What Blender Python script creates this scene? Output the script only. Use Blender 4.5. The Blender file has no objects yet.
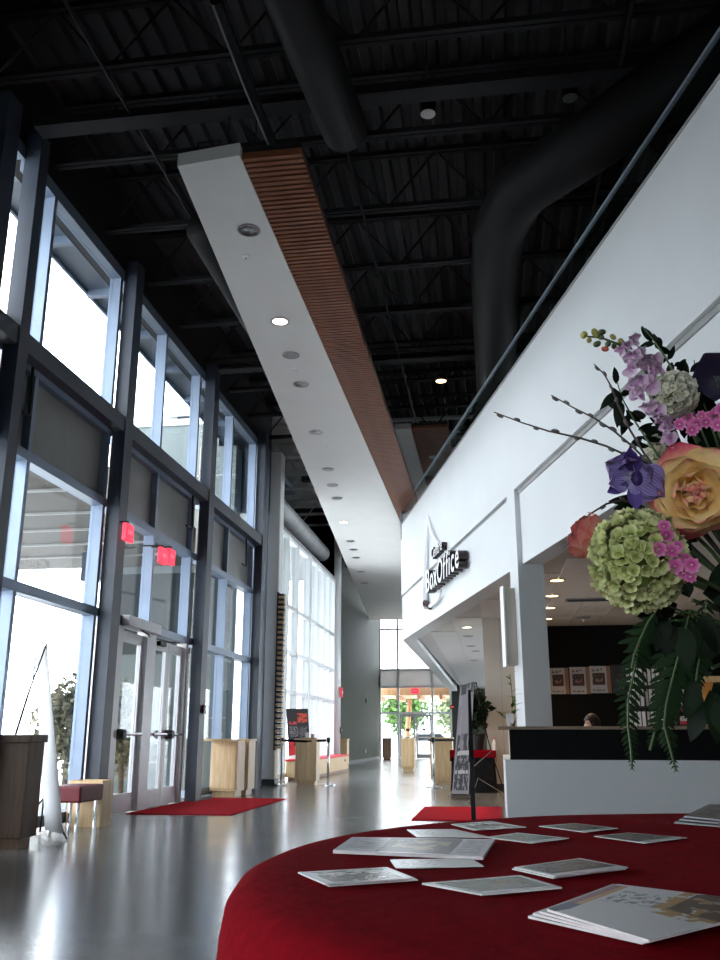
import bpy, bmesh, math, random
from mathutils import Vector, Matrix, Euler
random.seed(7)
PI = math.pi
scene = bpy.context.scene
COL = scene.collection

# ------------------------------------------------------------------ camera
EYE = 0.97
FPX, HORIZON = 900.0, 738.0
PITCH = math.atan((HORIZON - 480) / FPX)
FM = FPX / math.cos(PITCH)
YAW = math.atan((495 - 360) / FM)                    # the glass wall runs along +Y, the lens looks a little left of it
FA = YAW + math.atan((360 - 250) / FM)               # the box office front stands at this angle to the glass wall
cam_d = bpy.data.cameras.new('camera')
cam = bpy.data.objects.new('camera', cam_d); COL.objects.link(cam)
cam.location = (0, 0, EYE)
cam.rotation_euler = (PI / 2 + PITCH, 0, YAW)
cam_d.sensor_fit = 'VERTICAL'; cam_d.sensor_height = 36.0
cam_d.lens = 36.0 * FPX / 960.0
cam_d.clip_start = 0.05; cam_d.clip_end = 400
scene.camera = cam

# ------------------------------------------------------------------ daylight and exposure
world = bpy.data.worlds.new('overcast_sky'); scene.world = world
world.use_nodes = True
bg = world.node_tree.nodes['Background']
bg.inputs['Color'].default_value = (0.965, 0.98, 1.0, 1)
bg.inputs['Strength'].default_value = 8.6
vs = scene.view_settings
vs.view_transform = 'Standard'; vs.look = 'None'; vs.gamma = 1.0; vs.use_curve_mapping = False
vs.exposure = 0.0
scene.cycles.use_denoising = True
scene.cycles.max_bounces = 10
scene.cycles.diffuse_bounces = 5
scene.cycles.transparent_max_bounces = 16
scene.cycles.sample_clamp_indirect = 6.0
scene.cycles.caustics_reflective = False
scene.cycles.caustics_refractive = False

# ------------------------------------------------------------------ pixel helpers: a pixel of the photo to a point in the place
_fw = Vector((-math.sin(YAW) * math.cos(PITCH), math.cos(YAW) * math.cos(PITCH), math.sin(PITCH)))
_rt = Vector((math.cos(YAW), math.sin(YAW), 0)); _up = _rt.cross(_fw)
_head = Vector((-math.sin(YAW), math.cos(YAW), 0)); _eye = Vector((0, 0, EYE))
def _ray(x, y): return _rt * (x - 360) + _up * (480 - y) + _fw * FPX
def onz(x, y, z): d = _ray(x, y); return _eye + d * ((z - EYE) / d.z)
def ony(x, y, Y): d = _ray(x, y); return _eye + d * (Y / d.y)
def onx(x, y, X): d = _ray(x, y); return _eye + d * (X / d.x)
def at(x, y, D): d = _ray(x, y); return _eye + d * (D / d.dot(_head))

# ------------------------------------------------------------------ materials
MATS = {}
def mat(name, col, rough=0.5, metal=0.0, spec=0.5, var=0.0, scale=8.0, bump=0.0, emit=None, estr=0.0, stretch=None, col2=None, coat=0.0, sheen=0.0, trans=0.0):
    m = bpy.data.materials.new(name); m.use_nodes = True
    nt = m.node_tree; b = nt.nodes['Principled BSDF']
    c = (*col, 1.0)
    b.inputs['Base Color'].default_value = c
    b.inputs['Roughness'].default_value = rough
    b.inputs['Metallic'].default_value = metal
    b.inputs['Specular IOR Level'].default_value = spec
    b.inputs['Coat Weight'].default_value = coat
    b.inputs['Sheen Weight'].default_value = sheen
    if emit: b.inputs['Emission Color'].default_value = (*emit, 1); b.inputs['Emission Strength'].default_value = estr
    if var or bump or col2:
        tc = nt.nodes.new('ShaderNodeTexCoord'); mp = nt.nodes.new('ShaderNodeMapping')
        nt.links.new(tc.outputs['Object'], mp.inputs['Vector'])
        if stretch: mp.inputs['Scale'].default_value = stretch
        nz = nt.nodes.new('ShaderNodeTexNoise'); nz.inputs['Scale'].default_value = scale; nz.inputs['Detail'].default_value = 5
        nt.links.new(mp.outputs['Vector'], nz.inputs['Vector'])
        if var or col2:
            rp = nt.nodes.new('ShaderNodeValToRGB')
            a = tuple(max(0, x * (1 - var)) for x in col); d = col2 or tuple(min(1, x * (1 + var)) for x in col)
            rp.color_ramp.elements[0].color = (*a, 1); rp.color_ramp.elements[1].color = (*d, 1)
            rp.color_ramp.elements[0].position = 0.3; rp.color_ramp.elements[1].position = 0.7
            nt.links.new(nz.outputs['Fac'], rp.inputs['Fac']); nt.links.new(rp.outputs['Color'], b.inputs['Base Color'])
        if bump:
            bp = nt.nodes.new('ShaderNodeBump'); bp.inputs['Strength'].default_value = bump; bp.inputs['Distance'].default_value = 0.01
            nt.links.new(nz.outputs['Fac'], bp.inputs['Height']); nt.links.new(bp.outputs['Normal'], b.inputs['Normal'])
    if trans:
        tl = nt.nodes.new('ShaderNodeBsdfTranslucent'); tl.inputs['Color'].default_value = c
        mx = nt.nodes.new('ShaderNodeMixShader'); mx.inputs[0].default_value = trans
        out = nt.nodes['Material Output']
        nt.links.new(b.outputs[0], mx.inputs[1]); nt.links.new(tl.outputs[0], mx.inputs[2]); nt.links.new(mx.outputs[0], out.inputs[0])
        if var or col2: nt.links.new(rp.outputs['Color'], tl.inputs['Color'])
    MATS[name] = m
    return m

def glass(name, tint=(0.93, 0.97, 1.0), refl=1.0, ior=1.5):
    m = bpy.data.materials.new(name); m.use_nodes = True
    nt = m.node_tree; nt.nodes.clear()
    out = nt.nodes.new('ShaderNodeOutputMaterial'); mx = nt.nodes.new('ShaderNodeMixShader')
    tr = nt.nodes.new('ShaderNodeBsdfTransparent'); tr.inputs[0].default_value = (*tint, 1)
    gl = nt.nodes.new('ShaderNodeBsdfGlossy'); gl.inputs['Roughness'].default_value = 0.02
    lw = nt.nodes.new('ShaderNodeLayerWeight'); lw.inputs[0].default_value = 0.5
    pw = nt.nodes.new('ShaderNodeMath'); pw.operation = 'POWER'; pw.inputs[1].default_value = 5.0; nt.links.new(lw.outputs['Facing'], pw.inputs[0])
    fr = nt.nodes.new('ShaderNodeMath'); fr.operation = 'MULTIPLY_ADD'; fr.inputs[1].default_value = 0.6 * refl; fr.inputs[2].default_value = 0.03; nt.links.new(pw.outputs[0], fr.inputs[0])
    nt.links.new(fr.outputs[0], mx.inputs[0]); nt.links.new(tr.outputs[0], mx.inputs[1]); nt.links.new(gl.outputs[0], mx.inputs[2])
    nt.links.new(mx.outputs[0], out.inputs[0])
    MATS[name] = m
    return m

def wood(name, c1, c2, rough=0.4, axis='z', scale=3.0):
    m = bpy.data.materials.new(name); m.use_nodes = True
    nt = m.node_tree; b = nt.nodes['Principled BSDF']; b.inputs['Roughness'].default_value = rough
    tc = nt.nodes.new('ShaderNodeTexCoord'); mp = nt.nodes.new('ShaderNodeMapping')
    s = {'x': (0.6, 9, 9), 'y': (9, 0.6, 9), 'z': (9, 9, 0.6)}[axis]
    mp.inputs['Scale'].default_value = s
    nz = nt.nodes.new('ShaderNodeTexNoise'); nz.inputs['Scale'].default_value = scale; nz.inputs['Detail'].default_value = 6; nz.inputs['Distortion'].default_value = 0.6
    rp = nt.nodes.new('ShaderNodeValToRGB'); rp.color_ramp.elements[0].color = (*c1, 1); rp.color_ramp.elements[1].color = (*c2, 1)
    rp.color_ramp.elements[0].position = 0.3; rp.color_ramp.elements[1].position = 0.72
    nt.links.new(tc.outputs['Object'], mp.inputs['Vector']); nt.links.new(mp.outputs['Vector'], nz.inputs['Vector'])
    nt.links.new(nz.outputs['Fac'], rp.inputs['Fac']); nt.links.new(rp.outputs['Color'], b.inputs['Base Color'])
    MATS[name] = m
    return m

M = MATS
glass('pane_glass'); glass('rail_glass', (0.86, 0.91, 0.91)); mat('rail_metal', (0.30, 0.36, 0.42), 0.4, 0.3, var=0.05)
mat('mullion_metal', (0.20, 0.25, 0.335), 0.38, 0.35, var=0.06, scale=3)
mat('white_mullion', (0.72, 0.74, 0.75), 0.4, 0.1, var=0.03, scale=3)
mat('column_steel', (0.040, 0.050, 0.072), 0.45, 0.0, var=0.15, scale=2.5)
mat('spandrel', (0.20, 0.20, 0.195), 0.4, 0.2, var=0.15, scale=1.5)
mat('door_metal', (0.46, 0.46, 0.48), 0.38, 0.2, var=0.05, scale=5)
mat('chrome', (0.75, 0.76, 0.78), 0.18, 1.0, var=0.03, scale=9)
mat('black_metal', (0.02, 0.02, 0.022), 0.4, 0.3, var=0.2, scale=9, spec=0.12)
mat('black_plastic', (0.015, 0.015, 0.016), 0.5, var=0.2, scale=9)
mat('ceiling_black', (0.019, 0.020, 0.022), 0.55, var=0.25, scale=1.2, spec=0.12)
mat('deck_black', (0.036, 0.036, 0.038), 0.5, var=0.3, scale=0.8, spec=0.12)
mat('galvanised', (0.42, 0.43, 0.43), 0.5, 0.2, var=0.15, scale=2)
mat('duct_black', (0.008, 0.008, 0.0085), 0.6, 0.0, var=0.2, scale=1.0, spec=0.12)
mat('white_paint', (0.80, 0.80, 0.78), 0.6, var=0.02, scale=2)
mat('fascia_white', (0.73, 0.75, 0.76), 0.55, var=0.015, scale=1.5)
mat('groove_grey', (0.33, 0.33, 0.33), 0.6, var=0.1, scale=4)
mat('tile_white', (0.80, 0.775, 0.75), 0.8, var=0.05, scale=30)
mat('tbar', (0.66, 0.64, 0.61), 0.5, var=0.05, scale=9)
mat('dark_wall', (0.055, 0.062, 0.05), 0.7, var=0.08, scale=1.0, spec=0.12)
mat('black_wall', (0.005, 0.005, 0.0055), 0.6, var=0.2, scale=1.0, spec=0.12)
mat('beige_wall', (0.52, 0.47, 0.40), 0.6, var=0.05, scale=2.0)
mat('grey_panel', (0.60, 0.61, 0.61), 0.5, var=0.05, scale=2.0, trans=0.35)
wood('maple', (0.60, 0.40, 0.20), (0.78, 0.57, 0.33), 0.4, 'z')
wood('dark_maple', (0.22, 0.13, 0.08), (0.34, 0.21, 0.13), 0.4, 'z')
wood('brown_wood', (0.085, 0.05, 0.032), (0.15, 0.09, 0.058), 0.45, 'z')
wood('slat_wood', (0.13, 0.040, 0.016), (0.30, 0.10, 0.040), 0.45, 'x', 5)
wood('counter_wood', (0.24, 0.17, 0.12), (0.36, 0.27, 0.19), 0.4, 'x')
wood('timber', (0.40, 0.20, 0.09), (0.60, 0.34, 0.17), 0.5, 'z')
mat('red_carpet', (0.50, 0.008, 0.022), 0.95, spec=0.1, var=0.18, scale=60, bump=0.6)
mat('red_fabric', (0.235, 0.003, 0.009), 0.95, spec=0.03, var=0.12, scale=40, bump=0.25)
mat('red_vinyl', (0.15, 0.004, 0.010), 0.45, var=0.1, scale=12)
mat('bright_red', (0.75, 0.02, 0.05), 0.5, var=0.05, scale=12)
mat('exit_red', (0.8, 0.01, 0.03), 0.4, emit=(1.0, 0.02, 0.06), estr=1.6, var=0.05)
mat('exit_letter', (0.9, 0.2, 0.2), 0.4, emit=(1.0, 0.08, 0.12), estr=2.0, var=0.05)
mat('lamp_white', (1, 0.95, 0.85), 0.4, emit=(1.0, 0.88, 0.70), estr=9.0, var=0.01)
mat('lamp_warm', (1, 0.8, 0.5), 0.4, emit=(1.0, 0.66, 0.32), estr=7.0, var=0.01)
mat('can_chrome', (0.42, 0.42, 0.43), 0.3, 0.9, var=0.1, scale=20)
mat('speaker_grey', (0.33, 0.33, 0.34), 0.7, var=0.2, scale=80)
mat('paper_white', (0.82, 0.82, 0.82), 0.35, var=0.02, scale=10)
mat('paper_edge', (0.80, 0.74, 0.74), 0.6, var=0.08, scale=60)
mat('skin', (0.60, 0.36, 0.26), 0.5, var=0.08, scale=12)
mat('hair_brown', (0.030, 0.016, 0.010), 0.45, var=0.4, scale=40, stretch=(1, 1, 0.2))
mat('dark_shirt', (0.03, 0.03, 0.04), 0.8, var=0.2, scale=12)
mat('orange_wall', (0.55, 0.24, 0.05), 0.6, var=0.1, scale=2)
mat('concrete_out', (0.74, 0.74, 0.72), 0.8, var=0.06, scale=0.6)
mat('tower_clad', (0.150, 0.180, 0.178), 0.7, var=0.04, scale=0.5)
mat('canopy_soffit', (0.055, 0.044, 0.032), 0.7, var=0.08, scale=0.6)
mat('dark_band', (0.03, 0.036, 0.036), 0.5, spec=0.15, var=0.1)
mat('canopy_rib', (0.32, 0.32, 0.31), 0.6, var=0.05)
mat('eave_metal', (0.16, 0.20, 0.26), 0.5, 0.1, var=0.1, scale=0.8)
mat('bark', (0.13, 0.09, 0.06), 0.9, var=0.3, scale=8, bump=0.5)
mat('tree_leaf', (0.12, 0.22, 0.06), 0.7, var=0.5, scale=1.5, trans=0.3)
mat('tree_leaf_pale', (0.25, 0.30, 0.16), 0.7, var=0.45, scale=1.5, trans=0.3)
mat('shrub_leaf', (0.24, 0.23, 0.15), 0.7, var=0.5, scale=3, trans=0.2)
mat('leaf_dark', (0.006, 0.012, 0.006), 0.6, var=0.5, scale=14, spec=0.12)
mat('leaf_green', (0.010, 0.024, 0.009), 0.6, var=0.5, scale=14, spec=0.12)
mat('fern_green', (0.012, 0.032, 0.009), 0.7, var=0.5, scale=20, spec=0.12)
mat('plant_green', (0.10, 0.24, 0.04), 0.5, var=0.4, scale=14)
mat('stem_green', (0.06, 0.10, 0.035), 0.6, var=0.3, scale=20)
mat('twig_brown', (0.055, 0.042, 0.038), 0.7, var=0.3, scale=30)
mat('catkin', (0.11, 0.10, 0.095), 0.8, var=0.3, scale=60)
mat('banner_cloth', (0.82, 0.82, 0.84), 0.5, var=0.03, scale=4, trans=0.45)
mat('car_white', (0.8, 0.8, 0.8), 0.25, coat=0.5, var=0.01)
mat('car_glass', (0.02, 0.025, 0.03), 0.1, var=0.1)
mat('tyre', (0.02, 0.02, 0.02), 0.8, var=0.2)
mat('vase_dark', (0.03, 0.03, 0.035), 0.2, var=0.2, scale=6)
mat('letter_side', (0.02, 0.012, 0.014), 0.35, var=0.2, scale=20)
mat('letter_face', (0.90, 0.89, 0.90), 0.4, var=0.02, scale=20)
mat('logo_white', (0.92, 0.92, 0.94), 0.35, var=0.02, scale=20)
mat('logo_maroon', (0.05, 0.010, 0.016), 0.35, var=0.1, scale=20)
mat('black_cloth', (0.012, 0.012, 0.014), 0.9, var=0.3, scale=10, spec=0.12)
mat('grass', (0.16, 0.24, 0.07), 0.9, var=0.3, scale=2)

# polished concrete floor
def floor_mat():
    m = bpy.data.materials.new('polished_concrete'); m.use_nodes = True
    nt = m.node_tree; b = nt.nodes['Principled BSDF']
    tc = nt.nodes.new('ShaderNodeTexCoord')
    n1 = nt.nodes.new('ShaderNodeTexNoise'); n1.inputs['Scale'].default_value = 0.9; n1.inputs['Detail'].default_value = 8
    n2 = nt.nodes.new('ShaderNodeTexNoise'); n2.inputs['Scale'].default_value = 55; n2.inputs['Detail'].default_value = 3
    for n in (n1, n2): nt.links.new(tc.outputs['Object'], n.inputs['Vector'])
    rp = nt.nodes.new('ShaderNodeValToRGB')
    rp.color_ramp.elements[0].color = (0.14, 0.142, 0.143, 1); rp.color_ramp.elements[1].color = (0.255, 0.257, 0.257, 1)
    rp.color_ramp.elements[0].position = 0.3; rp.color_ramp.elements[1].position = 0.7
    mx = nt.nodes.new('ShaderNodeMath'); mx.operation = 'MULTIPLY_ADD'; mx.inputs[1].default_value = 0.35; mx.inputs[2].default_value = 0.33
    mm = nt.nodes.new('ShaderNodeMath'); mm.operation = 'ADD'
    nt.links.new(n2.outputs['Fac'], mx.inputs[0])
    m3 = nt.nodes.new('ShaderNodeMath'); m3.operation = 'MULTIPLY'; m3.inputs[1].default_value = 0.5
    nt.links.new(n1.outputs['Fac'], m3.inputs[0]); nt.links.new(m3.outputs[0], mm.inputs[0])
    m4 = nt.nodes.new('ShaderNodeMath'); m4.operation = 'MULTIPLY'; m4.inputs[1].default_value = 0.5
    nt.links.new(mx.outputs[0], m4.inputs[0]); nt.links.new(m4.outputs[0], mm.inputs[1])
    nt.links.new(mm.outputs[0], rp.inputs['Fac']); nt.links.new(rp.outputs['Color'], b.inputs['Base Color'])
    rr = nt.nodes.new('ShaderNodeMapRange'); rr.inputs['To Min'].default_value = 0.13; rr.inputs['To Max'].default_value = 0.25
    nt.links.new(n1.outputs['Fac'], rr.inputs['Value']); nt.links.new(rr.outputs['Result'], b.inputs['Roughness'])
    bp = nt.nodes.new('ShaderNodeBump'); bp.inputs['Strength'].default_value = 0.06; bp.inputs['Distance'].default_value = 0.01
    nt.links.new(n2.outputs['Fac'], bp.inputs['Height']); nt.links.new(bp.outputs['Normal'], b.inputs['Normal'])
    b.inputs['Specular IOR Level'].default_value = 0.6
    b.inputs['Coat Weight'].default_value = 0.15; b.inputs['Coat Roughness'].default_value = 0.18
    MATS['polished_concrete'] = m
floor_mat()

# ------------------------------------------------------------------ building blocks
class MB:
    def __init__(s): s.v = []; s.f = []; s.mi = []; s.uv = {}
    def add(s, vs, fs, mi=0):
        o = len(s.v); s.v += [tuple(v) for v in vs]
        for f in fs: s.f.append(tuple(i + o for i in f)); s.mi.append(mi)
    def box(s, x0, x1, y0, y1, z0, z1, mi=0):
        s.add([(x0,y0,z0),(x1,y0,z0),(x1,y1,z0),(x0,y1,z0),(x0,y0,z1),(x1,y0,z1),(x1,y1,z1),(x0,y1,z1)],
              [(0,3,2,1),(4,5,6,7),(0,1,5,4),(1,2,6,5),(2,3,7,6),(3,0,4,7)], mi); return s
    def cbox(s, c, sx, sy, sz, mi=0): return s.box(c[0]-sx/2, c[0]+sx/2, c[1]-sy/2, c[1]+sy/2, c[2]-sz/2, c[2]+sz/2, mi)
    def prism(s, poly, z0, z1, mi=0):
        n = len(poly)
        a = sum(poly[i][0]*poly[(i+1)%n][1]-poly[(i+1)%n][0]*poly[i][1] for i in range(n))
        if a < 0: poly = poly[::-1]
        vs = [(p[0],p[1],z0) for p in poly] + [(p[0],p[1],z1) for p in poly]
        fs = [tuple(range(n-1,-1,-1)), tuple(range(n,2*n))] + [(i,(i+1)%n,(i+1)%n+n,i+n) for i in range(n)]
        s.add(vs, fs, mi); return s
    def tube(s, pts, r, n=8, mi=0, caps=True):
        pts = [Vector(p) for p in pts]; k = len(pts)
        rs = r if isinstance(r, (list, tuple)) else [r]*k
        vs = []; prev = None
        for i, p in enumerate(pts):
            t = (pts[min(i+1,k-1)] - pts[max(i-1,0)]).normalized()
            if prev is None:
                a = Vector((0,0,1)) if abs(t.z) < 0.9 else Vector((1,0,0)); u = t.cross(a).normalized()
            else: u = (prev - t*prev.dot(t)).normalized()
            prev = u; w = t.cross(u)
            for j in range(n):
                th = 2*PI*j/n; vs.append(p + (u*math.cos(th) + w*math.sin(th))*rs[i])
        fs = []
        for i in range(k-1):
            for j in range(n):
                a = i*n+j; b = i*n+(j+1)%n; fs.append((a,b,b+n,a+n))
        if caps: fs += [tuple(range(n-1,-1,-1)), tuple(range((k-1)*n,k*n))]
        s.add(vs, fs, mi); return s
    def lathe(s, prof, n=24, c=(0,0,0), mi=0, cap=True):
        vs = []; k = len(prof)
        for r, z in prof:
            for j in range(n):
                th = 2*PI*j/n; vs.append((c[0]+r*math.cos(th), c[1]+r*math.sin(th), c[2]+z))
        fs = [(i*n+j, i*n+(j+1)%n, (i+1)*n+(j+1)%n, (i+1)*n+j) for i in range(k-1) for j in range(n)]
        if cap: fs += [tuple(range(n-1,-1,-1)), tuple(range((k-1)*n,k*n))]
        s.add(vs, fs, mi); return s
    def ball(s, c, rx, ry=None, rz=None, n=10, m=6, mi=0):
        ry = ry or rx; rz = rz or rx
        vs = [(c[0],c[1],c[2]-rz)]
        for i in range(1,m):
            ph = -PI/2 + PI*i/m
            for j in range(n):
                th = 2*PI*j/n; vs.append((c[0]+rx*math.cos(ph)*math.cos(th), c[1]+ry*math.cos(ph)*math.sin(th), c[2]+rz*math.sin(ph)))
        vs.append((c[0],c[1],c[2]+rz)); top = len(vs)-1
        fs = [(0,1+(j+1)%n,1+j) for j in range(n)]
        for i in range(m-2):
            for j in range(n):
                a = 1+i*n+j; b = 1+i*n+(j+1)%n; fs.append((a,b,b+n,a+n))
        l = 1+(m-2)*n
        fs += [(l+j,l+(j+1)%n,top) for j in range(n)]
        s.add(vs, fs, mi); return s
    def quad(s, a, b, c, d, mi=0): s.add([a,b,c,d], [(0,1,2,3)], mi); return s
    def mesh(s, name, mats, smooth=False):
        me = bpy.data.meshes.new(name); me.from_pydata(s.v, [], s.f)
        if not isinstance(mats, (list, tuple)): mats = [mats]
        for m in mats: me.materials.append(MATS[m] if isinstance(m, str) else m)
        for p, i in zip(me.polygons, s.mi): p.material_index = i; p.use_smooth = smooth
        me.update(); return me
    def build(s, name, mats, parent=None, smooth=False, bevel=0.0, loc=None, rz=None):
        o = bpy.data.objects.new(name, s.mesh(name, mats, smooth)); COL.objects.link(o)
        if parent: o.parent = parent
        if loc is not None: o.location = loc
        if rz is not None: o.rotation_euler = (0,0,rz)
        if bevel:
            bv = o.modifiers.new('bevel','BEVEL'); bv.width = bevel; bv.segments = 2; bv.limit_method = 'ANGLE'
        return o

def tag(o, label=None, cat=None, group=None, kind=None):
    if label: o['label'] = label
    if cat: o['category'] = cat
    if group: o['group'] = group
    if kind: o['kind'] = kind
    return o
def empty(name, loc=(0,0,0), rz=0.0):
    o = bpy.data.objects.new(name, None); COL.objects.link(o); o.location = loc; o.rotation_euler = (0,0,rz); o.empty_display_size = 0.1; return o
def thing(name, label, cat, loc=(0,0,0), rz=0.0, group=None): return tag(empty(name, loc, rz), label, cat, group)
def struct(name, label, cat='structure', loc=(0,0,0), rz=0.0): return tag(empty(name, loc, rz), label, cat, kind='structure')
def inst(name, me, parent=None, loc=(0,0,0), rot=(0,0,0), sc=(1,1,1)):
    o = bpy.data.objects.new(name, me); COL.objects.link(o); o.parent = parent
    o.location = loc; o.rotation_euler = rot; o.scale = sc if isinstance(sc,(tuple,list)) else (sc,sc,sc); return o
def inst_m(name, me, parent, mtx):
    o = bpy.data.objects.new(name, me); COL.objects.link(o); o.parent = parent; o.matrix_local = mtx; return o
def copy_tree(o, parent=None):
    c = o.copy(); COL.objects.link(c); c.parent = parent
    for ch in [x for x in COL.objects if x.parent == o]: copy_tree(ch, c)
    return c
def B(*a): return MB().box(*a)
def ordinal(i): return ['nearest','second','third','fourth','fifth','sixth','seventh','eighth','ninth','tenth','eleventh','twelfth','thirteenth','fourteenth','fifteenth','sixteenth'][i]

# ================================================================== THE SETTING
FARY = 46.0; DARKX = -5.62; NEARY = -4.0; RIGHTX = 9.0; DECKZ = 8.35
fl = struct('floor', 'polished grey concrete lobby floor with glossy window reflections', 'floor')
B(DARKX-0.2, RIGHTX+0.2, NEARY-0.2, FARY+0.15, -0.12, 0.0).build('slab', 'polished_concrete', fl)
for yj in (12.0, 18.0, 24.0, 30.0, 36.0):
    B(-4.9, RIGHTX, yj, yj+0.012, 0.0, 0.0015).build('control_joint', 'spandrel', fl)

# ---- left curtain wall ------------------------------------------------
GX = -5.05; MX0, MX1 = -5.06, -4.9
wl = struct('wall_left', 'tall glazed curtain wall of steel columns, blue-grey mullions and panes', 'wall')
COLS = [(7.28,7.54), (7.98,8.17), (10.80,11.06), (14.52,14.80), (18.25,18.53)]
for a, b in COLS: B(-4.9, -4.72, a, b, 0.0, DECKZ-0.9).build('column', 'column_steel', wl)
BAYS = [(7.54,7.98,[]), (8.17,10.80,[8.74,10.72]), (11.06,14.52,[12.56,14.26]), (14.80,18.25,[16.36,18.15])]
def mull(y, z0, z1, w=0.07, m='mullion_metal'): return B(MX0, MX1, y-w/2, y+w/2, z0, z1).build('mullion', m, wl)
def trans(y0, y1, z, h=0.1, m='mullion_metal', x1=MX1): return B(MX0, x1, y0, y1, z-h/2, z+h/2).build('transom', m, wl)
def pane(y0, y1, z0, z1, x=GX+0.03): return B(x-0.006, x+0.006, y0, y1, z0, z1).build('pane', 'pane_glass', wl)
DOORBAY = 2
for bi, (y0, y1, ms) in enumerate(BAYS):
    trans(y0, y1, 7.21, 0.16); trans(y0, y1, 5.20, 0.09); trans(y0, y1, 4.89, 0.10); trans(y0, y1, 3.92, 0.11)
    trans(y0, y1, 2.50, 0.11)
    # the dark beam inside the glass
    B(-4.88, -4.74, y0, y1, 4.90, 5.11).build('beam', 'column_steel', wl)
    edges = [y0] + ms + [y1]
    for m_ in ms:
        mull(m_, 5.245, 7.13); mull(m_, 4.94, 5.155); mull(m_, 3.975, 4.84)
        mull(m_, 2.555, 3.865)
        if bi != DOORBAY: mull(m_, 0.16, 2.445)
    if bi != DOORBAY: trans(y0, y1, 0.10, 0.12)
    for k in range(len(edges)-1):
        a = edges[k] + (0.035 if k else 0.0); b = edges[k+1] - (0.035 if k < len(edges)-2 else 0.0)
        if b - a < 0.04: continue
        pane(a, b, 5.245, 7.13); pane(a, b, 4.94, 5.155); pane(a, b, 2.555, 3.865)
        B(-5.03, -4.99, a, b, 3.975, 4.84).build('spandrel_panel', 'spandrel', wl)
        if bi != DOORBAY: pane(a, b, 0.16, 2.445)
B(-5.3, -4.9, NEARY, 19.4, 7.29, DECKZ).build('header', 'ceiling_black', wl)
B(MX0, MX1, 18.53, 19.45, 0, 7.4).build('end_panel', 'mullion_metal', wl)
B(MX0, MX1, NEARY, -1.0, 0, 7.4).build('solid_panel', 'dark_wall', wl); B(MX0, MX1, 4.235, 7.54, 0, 7.4).build('solid_panel', 'dark_wall', wl); B(MX0, MX1, -1.0, 4.2, 4.0, 7.4).build('solid_panel', 'dark_wall', wl)
for y in (-1.0, 0.7, 2.5, 4.2): mull(y, 0.0, 4.0)
for a, b in ((-1.0,0.7),(0.7,2.5),(2.5,4.2)): trans(a+0.035, b-0.035, 2.5); pane(a+0.035, b-0.035, 0.3, 2.44); B(-5.03,-4.99,a+0.035,b-0.035,0.0,0.3).build('spandrel_panel','spandrel',wl); B(-5.03,-4.99,a+0.035,b-0.035,2.56,4.0).build('spandrel_panel','spandrel',wl)
for yb in (8.55, 14.05, 17.45):       # black conduit hooks in front of the spandrel panels
    MB().tube([(-4.86, yb, 4.88), (-4.84, yb, 4.34), (-4.84, yb-0.04, 4.30), (-4.84, yb-0.3, 4.30)], 0.018, 6).build('conduit', 'black_metal', wl)

# entrance doors
def door(name, y0, y1, label, hinge):
    d = struct(name, label, 'door', (0,0,0))
    z0, z1 = 0.015, 2.38; x0, x1 = -5.0, -4.95; s = 0.10
    B(x0,x1,y0,y0+s,z0,z1).build('stile','door_metal',d); B(x0,x1,y1-s,y1,z0,z1).build('stile','door_metal',d)
    B(x0,x1,y0+s,y1-s,z1-0.14,z1).build('rail','door_metal',d); B(x0,x1,y0+s,y1-s,z0,z0+0.24).build('rail','door_metal',d)
    B(x0+0.02,x0+0.03,y0+s,y1-s,z0+0.24,z1-0.14).build('pane','pane_glass',d)
    pb = MB().tube([(-4.89,y0+0.06,1.02),(-4.89,y1-0.04,1.02)],0.026,8).build('push_bar','chrome',d)
    yk = y0+0.09 if hinge else y1-0.09
    if hinge is not None: MB().tube([(-4.95,yk,1.02),(-4.83,yk,1.02)],[0.075,0.06],10).build('latch_box','black_plastic',pb)
    return d
door('door_1', 11.68, 12.52, 'single glazed aluminium door with push bar beside the red mat', True)
door('door_2', 12.90, 13.54, 'left leaf of the glazed double entrance door with push bar', None)
door('door_3', 13.56, 14.22, 'right leaf of the glazed double entrance door, black latch on bar', True)
B(MX0, MX1, 11.06, 11.66, 0, 2.445).build('door_jamb', 'door_metal', wl)
B(MX0, MX1, 12.54, 12.88, 0, 2.445).build('door_jamb', 'door_metal', wl)
B(MX0, MX1, 14.24, 14.34, 0, 2.445).build('door_jamb', 'door_metal', wl)
pane(14.34, 14.52, 0.16, 2.445)
t = thing('door_operator', 'grey box door operator above the single glazed door', 'door operator')
B(-4.9,-4.78,11.55,12.75,2.42,2.56).build('housing','door_metal',t,bevel=0.008)
MB().tube([(-4.84,12.1,2.42),(-4.80,12.3,2.38),(-4.86,12.5,2.37)],0.012,6).build('arm','black_metal',t)
t = thing('door_closer', 'small black door closer on top of the double door', 'door closer')
B(-4.95,-4.89,13.05,13.3,2.30,2.37).build('body','black_metal',t); MB().tube([(-4.92,13.3,2.38),(-4.86,13.6,2.40),(-4.9,13.9,2.42)],0.012,6).build('arm','black_metal',t)
for (yy, zz, lab) in ((11.2, 1.62, 'grey intercom panel on the steel column by the single door'), (11.2, 0.70, 'small black push plate low on the column by the single door')):
    t = thing('wall_switch', lab, 'switch', (-4.9, yy, zz))
    B(0,0.03,-0.06,0.06,-0.12 if zz>1 else -0.06,0.12 if zz>1 else 0.06).build('plate','speaker_grey' if zz>1 else 'black_plastic',t,bevel=0.006)
    MB().tube([(0.03,0,0),(0.045,0,0)],0.03,10).build('button','chrome',t)
for (yy, zz, lab, cat, m_) in ((14.66, 1.42, 'small dark red pull station on the column by the wooden bin', 'fire alarm', 'logo_maroon'),):
    t = thing('pull_station', lab, cat, (-4.72, yy, zz)); B(0,0.05,-0.05,0.05,-0.07,0.07).build('body',m_,t,bevel=0.006); B(0.05,0.06,-0.03,0.03,-0.01,0.02).build('handle','paper_white',t)

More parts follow.
